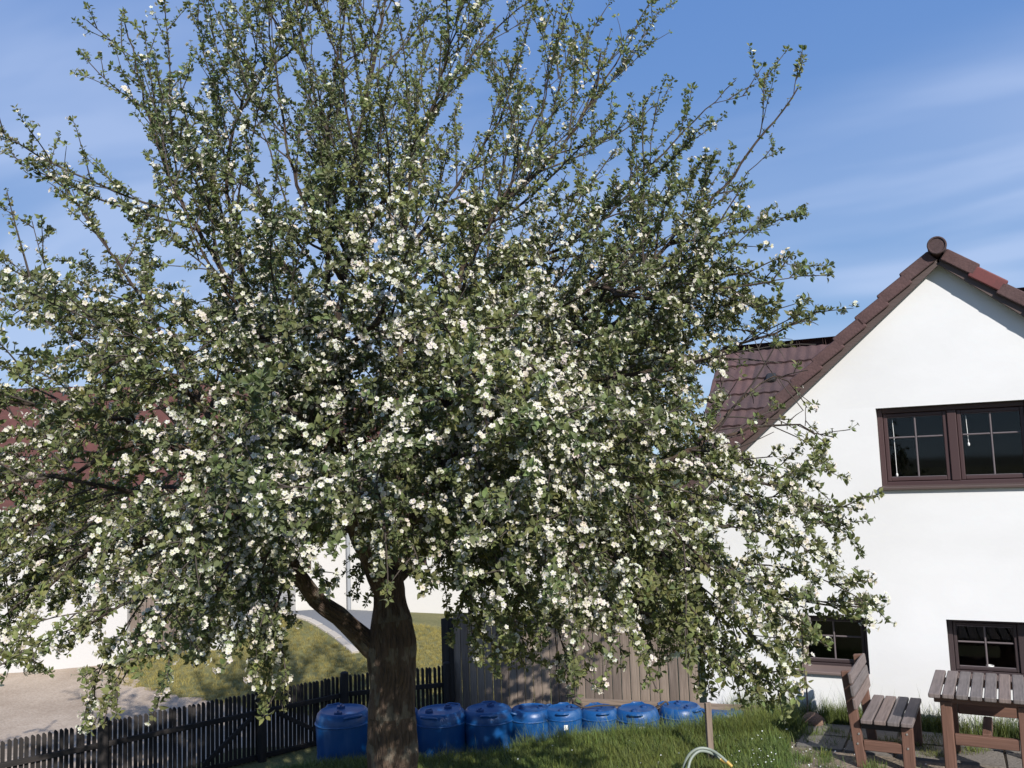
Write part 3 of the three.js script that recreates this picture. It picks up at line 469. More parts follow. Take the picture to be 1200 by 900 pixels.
farHouse('distant_house', 'white house with red tiled roof and grey downpipe beyond the grassy mound', -7.0, 1.2, -22.6, 7, -0.55, 2.2, 4.9, { cat: 'house', pipe: -4.25, holes: [[-6.2, -5.2, 1.0, 2.0, 'win'], [-3.3, -2.3, 1.0, 2.0, 'win'], [-0.9, 0.1, 1.0, 2.0, 'win']] });

// ------------------------------------------------------------------ the apple tree
{
  const rnd = mulberry(20240507), R = (a, b) => a + (b - a) * rnd();
  const base = V(-0.93, land(-0.93, -6.32) - 0.06, -6.32);
  const tree = thing('apple_tree', 'large old apple tree in white blossom filling the left of the view', 'tree', [0, 0, 0]);
  const AX = V(-0.9, 0, -6.3);
  // trunk
  {
    const P = [base, V(-0.93, 0.25, -6.31), at(459, 880, 6.3), at(459, 820, 6.3), at(461, 770, 6.32), at(460, 735, 6.34), at(456, 700, 6.36), at(458, 668, 6.38)], c = spline(P, 0.06), n = c.length;
    const key = [[-0.4, 0.255], [-0.1, 0.215], [0.3, 0.185], [0.9, 0.163], [1.35, 0.158], [1.54, 0.160], [1.68, 0.143], [1.84, 0.113], [2.1, 0.085]];
    const rr = c.map(p => { for (let i = 0; i < key.length - 1; i++) if (p.y <= key[i + 1][0]) return lerp(key[i][1], key[i + 1][1], sm(Math.max(0, (p.y - key[i][0]) / (key[i + 1][0] - key[i][0])))); return 0.085; });
    mesh('trunk', tube(c, rr, 48, 0.2, 3), M.bark, tree);
  }
  const limbs = [ // the limbs that carry the crown: [radius at start, radius at end, points]
    [.105, .014, [[448, 765, 6.34], [404, 730, 6.3], [368, 697, 6.2], [336, 662, 6.05], [262, 628, 5.8], [180, 632, 5.6], [100, 650, 5.4], [30, 690, 5.3]]],
    [.036, .005, [[260, 640, 5.8], [160, 580, 5.3], [60, 560, 5.0], [-50, 580, 4.9]]],
    [.034, .005, [[210, 500, 7.0], [110, 530, 7.4], [0, 560, 7.6], [-80, 600, 7.6]]],
    [.060, .008, [[368, 698, 6.2], [330, 640, 6.0], [270, 570, 5.7], [190, 510, 5.4], [90, 480, 5.2], [-30, 465, 5.0]]],
    [.055, .007, [[335, 675, 6.0], [280, 600, 6.5], [210, 500, 7.0], [130, 420, 7.3], [40, 370, 7.5], [-50, 330, 7.6]]],
    [.038, .005, [[270, 570, 5.7], [240, 480, 6.0], [190, 390, 6.1], [140, 310, 6.2], [95, 245, 6.3], [48, 190, 6.3]]],
    [.040, .006, [[330, 672, 6.0], [300, 688, 5.2], [240, 690, 4.8], [170, 700, 4.6], [100, 735, 4.5]]],
    [.050, .007, [[372, 700, 6.2], [320, 660, 7.2], [250, 640, 8.0], [150, 640, 8.6], [60, 650, 9.0]]],
    [.072, .006, [[455, 705, 6.35], [428, 650, 6.2], [404, 590, 6.0], [392, 520, 5.9], [392, 420, 5.9], [402, 330, 5.9], [412, 210, 5.9], [428, 120, 6.0], [448, 20, 6.1], [462, -70, 6.2]]],
    [.034, .005, [[392, 420, 5.9], [384, 340, 5.9], [385, 250, 5.9], [383, 170, 6.0], [393, 80, 6.0], [412, -30, 6.1]]],
    [.042, .005, [[404, 590, 6.0], [360, 500, 5.7], [310, 400, 5.6], [280, 300, 5.7], [268, 190, 5.8], [300, 90, 5.9], [345, 55, 6.0], [362, -10, 6.0]]],
    [.030, .004, [[310, 400, 5.6], [250, 300, 5.6], [200, 210, 5.6], [170, 120, 5.7], [145, 15, 5.8]]],
    [.036, .006, [[392, 520, 5.9], [370, 500, 5.2], [330, 480, 4.5], [290, 500, 4.0], [250, 560, 3.7]]],
    [.036, .006, [[404, 590, 6.0], [420, 560, 5.2], [430, 545, 4.5], [442, 570, 4.0], [450, 620, 3.8]]],
    [.070, .006, [[460, 690, 6.4], [470, 620, 6.4], [490, 540, 6.4], [522, 460, 6.3], [528, 380, 6.2], [548, 300, 6.2], [587, 240, 6.2], [640, 193, 6.2], [675, 148, 6.2], [697, 108, 6.2], [704, 62, 6.2]]],
    [.046, .005, [[522, 460, 6.3], [620, 415, 6.2], [720, 345, 6.1], [800, 272, 6.1], [852, 215, 6.1], [898, 152, 6.1], [935, 103, 6.1]]],
    [.024, .003, [[548, 340, 6.2], [620, 310, 6.0], [700, 262, 5.9], [760, 200, 5.9], [815, 140, 5.9], [862, 94, 5.9]]],
    [.012, .003, [[680, 140, 6.2], [718, 80, 6.2], [745, 35, 6.2], [764, -4, 6.2]]],
    [.022, .003, [[720, 345, 6.1], [790, 330, 5.7], [860, 322, 5.5], [932, 297, 5.4]]],
    [.024, .003, [[600, 425, 6.6], [690, 360, 7.0], [770, 290, 7.2], [845, 235, 7.3], [905, 172, 7.3]]],
    [.022, .003, [[500, 520, 6.2], [580, 420, 5.6], [660, 360, 5.3], [740, 300, 5.2], [790, 240, 5.2]]],
    [.030, .004, [[620, 415, 6.2], [710, 385, 6.0], [790, 320, 5.9], [840, 265, 5.8], [870, 215, 5.8]]],
    [.048, .005, [[490, 540, 6.4], [580, 490, 6.0], [680, 450, 5.7], [790, 430, 5.5], [880, 400, 5.4], [943, 376, 5.4]]],
    [.056, .005, [[470, 620, 6.4], [560, 590, 5.8], [660, 560, 5.4], [770, 545, 5.2], [880, 560, 5.1], [965, 600, 5.1]]],
    [.022, .003, [[770, 545, 5.2], [850, 512, 5.1], [920, 497, 5.1], [976, 512, 5.1]]],
    [.018, .003, [[800, 548, 5.2], [870, 470, 5.3], [915, 440, 5.3], [946, 478, 5.3]]],
    [.020, .003, [[830, 552, 5.2], [900, 590, 5.0], [940, 603, 5.0], [985, 618, 5.0]]],
    [.036, .004, [[560, 590, 5.8], [640, 620, 5.5], [730, 640, 5.2], [830, 670, 5.0], [920, 702, 4.9], [1012, 712, 4.9]]],
    [.030, .005, [[640, 620, 5.5], [700, 680, 5.0], [765, 725, 4.8], [850, 780, 4.7]]],
    [.026, .004, [[660, 560, 5.4], [730, 600, 5.0], [800, 670, 4.9], [860, 730, 4.9], [905, 770, 4.9]]],
    [.036, .005, [[530, 620, 7.2], [600, 640, 7.6], [690, 640, 8.0], [780, 670, 8.2]]],
    [.034, .005, [[475, 520, 6.8], [560, 500, 7.4], [660, 470, 7.9], [760, 430, 8.1]]],
    [.034, .005, [[490, 560, 6.6], [580, 550, 7.1], [680, 540, 7.5], [770, 545, 7.8], [840, 590, 7.9]]],
    [.030, .005, [[560, 500, 7.4], [620, 430, 8.2], [690, 400, 8.8], [750, 420, 9.1]]],
    [.030, .005, [[530, 620, 7.2], [560, 570, 8.2], [600, 560, 9.0], [650, 590, 9.4]]],
    [.032, .005, [[470, 640, 7.0], [430, 590, 7.8], [380, 570, 8.6], [330, 590, 9.1]]],
    [.028, .005, [[560, 440, 5.4], [600, 420, 4.7], [640, 450, 4.1], [665, 515, 3.9]]],
    [.026, .005, [[470, 400, 4.9], [520, 400, 4.3], [560, 450, 3.9], [575, 520, 3.8]]],
    [.026, .005, [[530, 590, 5.4], [540, 540, 4.7], [560, 540, 4.2], [580, 600, 4.0]]],
    [.040, .006, [[470, 620, 6.4], [530, 590, 5.4], [600, 600, 4.6], [660, 645, 4.2], [700, 710, 4.1]]],
    [.050, .006, [[462, 680, 6.4], [530, 620, 7.2], [620, 570, 8.0], [720, 545, 8.6], [805, 560, 8.8]]],
    [.042, .005, [[490, 540, 6.4], [540, 450, 7.2], [600, 350, 8.0], [660, 260, 8.4], [722, 175, 8.5]]],
    [.044, .004, [[470, 620, 6.4], [475, 520, 6.8], [470, 420, 7.0], [475, 300, 7.0], [482, 200, 7.0], [520, 110, 7.0], [575, 40, 7.0], [640, -15, 7.0]]],
    [.026, .004, [[475, 300, 7.0], [540, 210, 6.9], [590, 130, 6.9], [622, 20, 6.9]]],
    [.042, .005, [[428, 650, 6.2], [380, 560, 7.2], [330, 450, 8.0], [290, 340, 8.4], [240, 230, 8.6], [180, 120, 8.7]]],
    [.034, .005, [[522, 460, 6.3], [560, 440, 5.4], [600, 450, 4.7], [650, 500, 4.3], [690, 570, 4.1]]],
    [.030, .005, [[392, 420, 5.9], [440, 380, 5.2], [500, 370, 4.7], [560, 400, 4.4]]],
    [.032, .005, [[392, 520, 5.9], [340, 420, 5.2], [270, 385, 4.8], [190, 400, 4.5], [110, 440, 4.3]]],
    [.034, .005, [[404, 590, 6.0], [350, 590, 5.2], [290, 600, 4.6], [235, 640, 4.3], [205, 690, 4.2]]],
    [.040, .006, [[455, 690, 6.4], [470, 640, 7.2], [480, 600, 8.0], [500, 580, 8.8]]],
    [.030, .005, [[580, 490, 6.0], [650, 520, 5.2], [720, 560, 4.7], [790, 620, 4.5], [850, 690, 4.4]]],
    [.024, .003, [[402, 330, 5.9], [360, 250, 5.4], [335, 160, 5.3], [320, 60, 5.3], [310, -30, 5.3]]],
    [.024, .003, [[412, 300, 5.9], [460, 220, 5.5], [500, 140, 5.4], [530, 50, 5.4], [545, -30, 5.4]]],
    [.022, .003, [[528, 380, 6.2], [560, 290, 5.6], [600, 210, 5.5], [630, 140, 5.4], [650, 60, 5.4]]],
    [.022, .003, [[310, 400, 5.6], [260, 330, 5.1], [220, 260, 5.0], [190, 180, 5.0]]],
    [.024, .003, [[470, 420, 7.0], [430, 310, 7.4], [400, 200, 7.6], [370, 90, 7.7], [360, 0, 7.7]]],
    [.022, .003, [[475, 300, 7.0], [445, 200, 7.3], [458, 90, 7.5], [495, 0, 7.6]]],
    [.022, .003, [[330, 450, 8.0], [345, 330, 8.0], [330, 220, 8.0], [290, 110, 8.0], [265, 30, 8.0]]],
    [.022, .003, [[540, 450, 7.2], [560, 350, 7.4], [580, 260, 7.6], [590, 170, 7.6], [580, 90, 7.6]]],
    [.020, .003, [[610, 410, 6.2], [645, 340, 5.8], [685, 290, 5.7], [715, 235, 5.6]]],
    [.022, .003, [[240, 480, 6.0], [180, 420, 5.6], [120, 375, 5.4], [60, 345, 5.3], [0, 305, 5.2]]],
    [.022, .003, [[392, 420, 5.9], [350, 340, 5.3], [320, 280, 5.1], [300, 210, 5.0]]],
    [.022, .003, [[440, 380, 5.2], [470, 320, 4.9], [490, 260, 4.8], [500, 200, 4.8]]],
    [.026, .004, [[560, 590, 5.8], [576, 640, 5.4], [590, 690, 5.2], [600, 740, 5.1]]],
    [.028, .004, [[530, 620, 7.2], [538, 655, 6.8], [545, 690, 6.6], [560, 725, 6.5]]],
    [.024, .004, [[640, 620, 5.5], [642, 670, 5.2], [650, 720, 5.0], [662, 765, 4.9]]],
    [.024, .004, [[690, 640, 8.0], [670, 680, 7.4], [640, 700, 7.0], [620, 730, 6.8]]],
    [.030, .005, [[190, 510, 5.4], [110, 540, 5.2], [40, 600, 5.1], [-20, 660, 5.0]]],
    [.030, .005, [[280, 600, 6.5], [190, 570, 7.0], [100, 590, 7.3], [10, 640, 7.4]]],
    [.028, .005, [[320, 660, 7.2], [260, 610, 7.8], [180, 600, 8.4], [90, 580, 8.8]]],
    [.026, .005, [[300, 688, 5.2], [320, 660, 4.8], [330, 680, 4.5], [315, 730, 4.4]]],
    [.026, .005, [[335, 675, 6.0], [310, 690, 6.4], [270, 710, 6.6], [220, 740, 6.6]]],
    [.026, .004, [[690, 330, 6.1], [750, 350, 5.6], [820, 340, 5.3], [900, 330, 5.2], [925, 300, 5.2]]],
  ];
  { // more limbs inside the crown, which keep what stands behind in its shade
    const px = p => { const v = p.clone().project(camera); return [600 + 600 * v.x, 450 - 450 * v.y, -p.z]; };
    camera.aspect = 4 / 3; camera.updateProjectionMatrix(); camera.updateMatrixWorld();
    for (let k = 0; k < 22; k++) {
      const right = k < 12, e = right ? V(R(0.4, 2.0), R(2.2, 3.9), R(-8.7, -5.6)) : V(R(-1.7, 0.5), R(2.5, 4.0), R(-8.2, -5.2)), a = right ? V(-0.8 + R(0, 0.3), 2.3 + R(0, 0.5), -6.4) : V(-0.9, 2.2 + R(0, 0.6), -6.4), m = a.clone().lerp(e, 0.5).add(V(R(-.1, .1), R(0.05, 0.2), R(-.1, .1)));
      limbs.push([0.028, 0.004, [px(a), px(m), px(e)]]);
    }
    limbs.push([0.028, 0.004, [[470, 620, 6.4], [505, 630, 5.6], [540, 665, 5.0], [572, 715, 4.8]]], [0.024, 0.004, [[404, 590, 6.0], [360, 600, 5.0], [320, 640, 4.5], [300, 700, 4.4]]], [0.026, 0.004, [[180, 632, 5.6], [110, 640, 5.2], [60, 690, 5.0], [20, 745, 4.9]]]);
  }
  const sites = []; // places for leaf spurs: position, direction, height class
  const bGeo = [], tGeo = [];
  function grow(p0, dir, len, r0, steps, trop, wander) {
    const pts = [p0.clone()], d = dir.clone().normalize(), st = len / steps;
    for (let i = 0; i < steps; i++) { d.add(V(R(-1, 1), R(-1, 1), R(-1, 1)).multiplyScalar(wander)).addScaledVector(trop, st).normalize(); pts.push(pts[i].clone().addScaledVector(d, st)); }
    return pts;
  }
  const frame = (p) => { const q = p.clone().project(camera); return q; };
  camera.aspect = 4 / 3; camera.updateProjectionMatrix(); camera.updateMatrixWorld();
  function spurs(pts, gap, t0) {
    let acc = R(0, gap);
    for (let i = 0; i < pts.length - 1; i++) {
      const a = pts[i], b = pts[i + 1], L = a.distanceTo(b), d = b.clone().sub(a).normalize(); let s = acc;
      while (s < L) { if ((i + s / L) / (pts.length - 1) > t0 && noise2(s * 9 + i * 1.7, pts[0].x * 31 + pts[0].z * 17, 0, 14) > 0.27) sites.push([a.clone().lerp(b, s / L), d]); s += gap * R(0.6, 1.4); }
      acc = s - L;
    }
    const n = pts.length; sites.push([pts[n - 1].clone(), pts[n - 1].clone().sub(pts[n - 2]).normalize()]);
  }
  function sideDir(T, ang, az) { let a = V(0, 1, 0).cross(T); if (a.lengthSq() < 0.01) a = V(1, 0, 0).cross(T); a.normalize(); const b = T.clone().cross(a); return T.clone().multiplyScalar(Math.cos(ang)).addScaledVector(a, Math.sin(ang) * Math.cos(az)).addScaledVector(b, Math.sin(ang) * Math.sin(az)); }
  const taper = p => Math.hypot(p.x - AX.x, p.z - AX.z) / (p.x < AX.x ? 2.45 : 2.7) + Math.max(0, p.y - 3.2) / 4.6; // past about 1 the crown thins to single shoots
  const lowCut = p => { // keep the underside of the crown where it hangs
    const side = p.x - 0.147 * p.z, floor = p.z > -6.1 && side > -0.5 && side < 0.24 ? 2.12 : p.x > 1.5 ? 1.72 : p.x > 0.9 ? 1.42 : p.x > -0.8 ? 1.6 : noise2(p.x * 2.2, p.z * 2.2, 0, 9) < 0.42 ? 1.72 : 1.45; return p.y < floor + 0.1 * (noise2(p.x * 6, p.z * 6, 0, 12) - 0.5) || (p.y < 2.0 && Math.hypot(p.x - AX.x, p.z - AX.z) < 1.1); };
  let az = 0; const hiOf = p => sstep(3.0, 3.9, p.y);
  limbs.forEach(([r0, r1, pp], li) => {
    const P = pp.map(q => at(...q)), pts = spline(P, 0.10), n = pts.length;
    const jit = pts.map((p, i) => i && i < n - 1 ? p.clone().add(V(R(-1, 1), R(-1, 1), R(-1, 1)).multiplyScalar(0.012)) : p);
    const rad = jit.map((_, i) => lerp(r0, r1, Math.pow(i / (n - 1), 0.44)));
    mesh('limb', tube(jit, rad, r0 > 0.05 ? 16 : 8, 0.2, li + 2), M.bark, tree);
    spurs(jit.slice(Math.floor(n * 0.45)), jit[n - 1].y > 4.4 ? 0.09 : 0.05, 0);
    let total = 0; for (let i = 1; i < n; i++) total += jit[i].distanceTo(jit[i - 1]);
    // boughs off the limb
    let s = (r0 < 0.03 ? 0.15 : 0.45) + R(0, 0.2);
    while (s < total) {
      const f = s / total * (n - 1), i = Math.min(n - 2, Math.floor(f)), p = jit[i].clone().lerp(jit[i + 1], f - i), T = jit[i + 1].clone().sub(jit[i]).normalize();
      az += 2.4 + R(-0.5, 0.5);
      const thinOut = sstep(0.94, 1.12, taper(p)) * hiOf(p), east = p.x > 1.15 && p.y < 3.6, thin = r0 < 0.028 ? 0.6 : 1, hi = sstep(3.6, 5.0, p.y), lo = east ? 0 : 1 - sstep(1.9, 2.8, p.y), out = V(p.x - AX.x, 0, p.z - AX.z).normalize();
      const d = sideDir(T, R(0.6, 1.1), az).addScaledVector(out, 0.25).addScaledVector(V(0, 1, 0), 0.35 * hi - 0.25 * lo).normalize();
      const rest = 1 - s / total, len = (0.45 + 0.75 * Math.sqrt(rest)) * R(0.6, 1.15) * (hi > 0.6 ? 1.3 : 1) * (p.y > 5.4 ? 0.8 : 1) * (east ? 0.6 : 1) * thin * (1 - 0.55 * thinOut);
      let bp = grow(p, d, len, 0, Math.max(5, Math.round(len / 0.09)), V(0, 0.9 * hi - 1.1 * lo - 0.25, 0), 0.10);
      { const cut = bp.findIndex(lowCut); if (cut >= 0) bp = bp.slice(0, cut); } if (bp.length < 4) { s += 0.12; continue; }
      const m = bp.length, br0 = Math.min(lerp(r0, r1, Math.pow(s / total, 0.44)) * 0.6, 0.008 + 0.008 * len), br = bp.map((_, k) => lerp(br0, 0.0028, k / (m - 1)));
      bGeo.push([tube(bp, br, 6), p.distanceTo(EYE)]);
      spurs(bp.slice(2), hi > 0.6 ? 0.042 : 0.032, 0);
      // twigs
      let q = 0.10; const tl = len * (m - 1) / Math.max(5, Math.round(len / 0.09));
      while (q < tl) {
        const ff = q / tl * (m - 1), k = Math.min(m - 2, Math.floor(ff)), tp = bp[k].clone().lerp(bp[k + 1], ff - k), TT = bp[k + 1].clone().sub(bp[k]).normalize(); az += 2.4 + R(-0.6, 0.6);
        const td = sideDir(TT, R(0.5, 1.15), az).addScaledVector(V(0, 1, 0), 0.5 * hi - 0.3 * lo).normalize(), L2 = R(0.10, 0.40) * (1 - 0.45 * q / tl) * (hi > 0.6 ? 1.3 : 1);
        const w = grow(tp, td, L2, 0, Math.max(3, Math.round(L2 / 0.07)), V(0, 1.1 * hi - 1.6 * lo - 0.3, 0), 0.13);
        if (!lowCut(w[w.length - 1]) && !(tp.y > 2.8 && tp.y < 3.5 && tp.x + 0.235 * tp.z > 0 && rnd() < 0.7)) { tGeo.push(tube(w, w.map((_, e) => lerp(0.0042, 0.0018, e / (w.length - 1))), 4)); spurs(w, hi > 0.6 ? 0.031 : 0.021, 0.1); }
        q += R(0.07, 0.14) * (1 + 0.05 * hi);
      }
      s += R(0.10, 0.17) * (1 + 0.3 * hi) * (1 + 1.6 * thinOut);
    }
    // long upright shoots off the upper limbs
    for (let k = Math.floor(n * 0.4); k < n; k++) if (jit[k].y > 3.9 && taper(jit[k]) < 1.1 && rnd() < 0.13) {
      const out = V(jit[k].x - AX.x, 0, jit[k].z - AX.z).normalize(), d = V(0, 1, 0).addScaledVector(out, R(0.1, 0.9)).add(V(R(-.3, .3), R(-.2, .3), R(-.3, .3))).normalize(), len = R(0.3, 0.8);
      const w = grow(jit[k], d, len, 0, Math.round(len / 0.1), V(0, 0.25, 0), 0.05); bGeo.push([tube(w, w.map((_, e) => lerp(0.0075, 0.0025, e / (w.length - 1))), 5), jit[k].distanceTo(EYE)]); spurs(w, 0.045, 0.1);
    }
  });
  // boughs: the nearest each by itself, the rest as one
  bGeo.sort((a, b) => a[1] - b[1]); bGeo.slice(0, 300).forEach(([g]) => mesh('branch', g, M.twig, tree));
  if (bGeo.length > 300) mesh('branch', mergeGeometries(bGeo.slice(300).map(b => b[0])), M.twig, tree).userData.kind = 'stuff';
  mesh('twig', mergeGeometries(tGeo), M.twig, tree).userData.kind = 'stuff';

  // leaf spur and blossom shapes
  function leaf(L, W, curl, fold, col, out) { // along +x, out of y
    const S = [[0, 0], [0.3, 0.42], [0.62, 0.46], [1, 0]], v = [], put = (x, y, z) => (v.push(x, y, z), v.length / 3 - 1), id = [];
    const drop = x => -curl * x * x * L;
    const c = S.map(s => put(s[0] * L, drop(s[0]), 0)), l = [1, 2].map(i => put(S[i][0] * L, drop(S[i][0]) + fold * S[i][1] * W, S[i][1] * W)), r = [1, 2].map(i => put(S[i][0] * L, drop(S[i][0]) + fold * S[i][1] * W, -S[i][1] * W));
    id.push(c[0], l[0], c[1], c[1], l[0], l[1], c[1], l[1], c[2], c[2], l[1], c[3], c[0], c[1], r[0], c[1], r[1], r[0], c[1], c[2], r[1], c[2], c[3], r[1]);
    const g = new THREE.BufferGeometry(); g.setAttribute('position', new THREE.Float32BufferAttribute(v, 3)); g.setIndex(id); g.setAttribute('color', new THREE.Float32BufferAttribute(Array(v.length / 3).fill(col).flat(), 3)); return g;
  }
  const fin = gs => { const g = mergeGeometries(gs.map(q => q.toNonIndexed())); g.computeVertexNormals(); return g; };
  const spurGeos = [0, 1, 2, 3, 4, 5].map(k => {
    const gs = [], n = 5 + k % 3; for (let i = 0; i < n; i++) { const t = R(0.75, 1.25), c = [R(0.85, 1.15) * t, R(0.92, 1.08) * t, R(0.8, 1.2) * t], L = R(0.020, 0.039), g = leaf(L, L * R(0.52, 0.66), R(0.1, 0.5), R(0.15, 0.6), c); g.translate(0.010, 0, 0); g.rotateX(R(-1.2, 1.2)); g.rotateZ(R(0.15, 1.35)); g.rotateY(i / n * 6.283 + R(-0.4, 0.4)); gs.push(g); } return fin(gs);
  });
  function flower(d) {
    const gs = []; for (let i = 0; i < 5; i++) { const w = d * 0.25, L = d * 0.5, pk = R(0.0, 0.07), v = [0, 0, 0, L * 0.5, L * 0.16, w * 0.85, L * 0.95, L * 0.30, w * 0.6, L * 1.05, L * 0.32, 0, L * 0.95, L * 0.30, -w * 0.6, L * 0.5, L * 0.16, -w * 0.85], g = new THREE.BufferGeometry(); g.setAttribute('position', new THREE.Float32BufferAttribute(v, 3)); g.setIndex([0, 1, 2, 0, 2, 3, 0, 3, 4, 0, 4, 5]);
      const c = [0.72, 0.70 - pk, 0.63 - pk * 0.6]; g.setAttribute('color', new THREE.Float32BufferAttribute([0.6, 0.62, 0.42, ...c, ...c, ...c, ...c, ...c], 3)); g.rotateX(R(-.15, .15)); g.rotateY(i * 1.2566 + R(-.1, .1)); gs.push(g); }
    const st = new THREE.ConeGeometry(d * 0.1, d * 0.16, 5, 1).translate(0, d * 0.1, 0).toNonIndexed(); st.deleteAttribute('uv'); st.deleteAttribute('normal'); st.setAttribute('color', new THREE.Float32BufferAttribute(Array(st.attributes.position.count).fill([0.55, 0.48, 0.14]).flat(), 3));
    return [...gs.map(g => g.toNonIndexed()), st];
  }
  const bloomGeos = [0, 1, 2, 3].map(k => { const gs = [], n = [3, 4, 5, 3][k]; for (let i = 0; i < n; i++) { const q = new THREE.Quaternion().setFromEuler(new THREE.Euler(R(-0.9, 0.9), R(0, 6.28), R(-0.9, 0.9))), u = V(0, 1, 0).applyQuaternion(q); const stalk = new THREE.CylinderGeometry(0.0011, 0.0011, 1, 3, 1, true).translate(0, 0.5, 0).scale(1, Math.hypot(u.x * 0.034, 0.012 + u.y * 0.024, u.z * 0.034), 1).applyQuaternion(new THREE.Quaternion().setFromUnitVectors(V(0, 1, 0), V(u.x * 0.034, 0.012 + u.y * 0.024, u.z * 0.034).normalize())).toNonIndexed(); stalk.deleteAttribute('uv'); stalk.deleteAttribute('normal'); stalk.setAttribute('color', new THREE.Float32BufferAttribute(Array(stalk.attributes.position.count).fill([0.13, 0.16, 0.06]).flat(), 3)); gs.push(stalk); for (const g of flower(R(0.017, 0.025))) { g.applyQuaternion(q); g.translate(u.x * 0.034, 0.012 + u.y * 0.024, u.z * 0.034); gs.push(g); } } const g = mergeGeometries(gs); g.computeVertexNormals(); return g; });
  const leafMat = new THREE.MeshPhysicalMaterial({ vertexColors: true, roughness: 0.55, side: THREE.DoubleSide, transmission: 0.42, thickness: 0 }), petalMat = new THREE.MeshPhysicalMaterial({ vertexColors: true, roughness: 0.9, side: THREE.DoubleSide, transmission: 0.25, thickness: 0 });
  leafMat.roughness = 0.8; leafMat.color.setRGB(0.126, 0.160, 0.046);
  const leafTones = [0.8, 0.95, 1.1, 1.3].map(k => { const m = leafMat.clone(); m.color.setRGB(0.126 * k, 0.160 * k, 0.046 * k); return m; });
  const LS = [], BS = [], Y = V(0, 1, 0);
  for (const [p, d] of sites) {
    if (lowCut(p)) continue;
    if (p.y > 2.8 && p.y < 3.5 && p.x + 0.235 * p.z > 0 && rnd() < 0.8) continue;   // an open gap in the east side of the crown
    const out = V(p.x - AX.x, (p.y - 3) * 0.5, p.z - AX.z).normalize(), hi = sstep(3.7, 5.2, p.y);
    const up = d.clone().multiplyScalar(0.6).addScaledVector(out, 0.45).addScaledVector(Y, 0.5).add(V(R(-.8, .8), R(-.8, .8), R(-.8, .8))).normalize();
    const q = new THREE.Quaternion().setFromUnitVectors(Y, up).multiply(new THREE.Quaternion().setFromAxisAngle(Y, R(0, 6.28))), s = R(0.62, 1.3) * (1 - 0.16 * hi);
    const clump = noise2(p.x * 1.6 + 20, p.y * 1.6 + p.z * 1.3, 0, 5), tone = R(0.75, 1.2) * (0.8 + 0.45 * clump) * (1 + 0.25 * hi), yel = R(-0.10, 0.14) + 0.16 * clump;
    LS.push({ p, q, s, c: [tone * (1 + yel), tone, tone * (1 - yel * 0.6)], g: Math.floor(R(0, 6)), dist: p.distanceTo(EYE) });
    const patch = sstep(0.38, 0.66, 0.55 * noise2(p.x * 5 + 7, p.y * 5 + p.z * 4 + 3, 0, 8) + 0.45 * noise2(p.x * 1.7 + 1, p.y * 1.7 + p.z * 1.4, 0, 18));
    if (rnd() < lerp(0.62, 0.16, hi) * (p.x > 0.9 ? 0.75 : 1) * (0.18 + 0.95 * patch)) BS.push({ p: p.clone().addScaledVector(up, 0.012), q, s: R(0.85, 1.25), g: Math.floor(R(0, 4)), c: [1, 1, 1].map(() => R(0.9, 1.0)), dist: p.distanceTo(EYE) });
  }
  const inView = o => { const v = frame(o.p); return Math.abs(v.x) < 0.98 && Math.abs(v.y) < 0.98; };
  function plant(list, geos, mats, im, part) {
    const near = list.filter(inView).sort((a, b) => a.dist - b.dist).slice(0, 300), set = new Set(near); let k = 0;
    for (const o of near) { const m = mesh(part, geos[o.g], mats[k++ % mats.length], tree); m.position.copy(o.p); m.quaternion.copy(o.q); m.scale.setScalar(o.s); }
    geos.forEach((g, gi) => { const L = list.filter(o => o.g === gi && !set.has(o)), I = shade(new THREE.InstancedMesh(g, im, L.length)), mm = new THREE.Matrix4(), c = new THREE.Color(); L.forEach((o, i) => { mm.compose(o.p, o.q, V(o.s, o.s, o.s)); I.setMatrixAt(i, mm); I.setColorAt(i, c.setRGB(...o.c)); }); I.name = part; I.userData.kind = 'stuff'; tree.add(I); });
  }
  plant(LS, spurGeos, leafTones, leafMat, 'leaf_cluster');
  plant(BS, bloomGeos, [petalMat], petalMat, 'blossom_cluster');
  console.log('boughs', bGeo.length, 'twigs', tGeo.length, 'leaf spurs', LS.length, 'blossoms', BS.length);
}

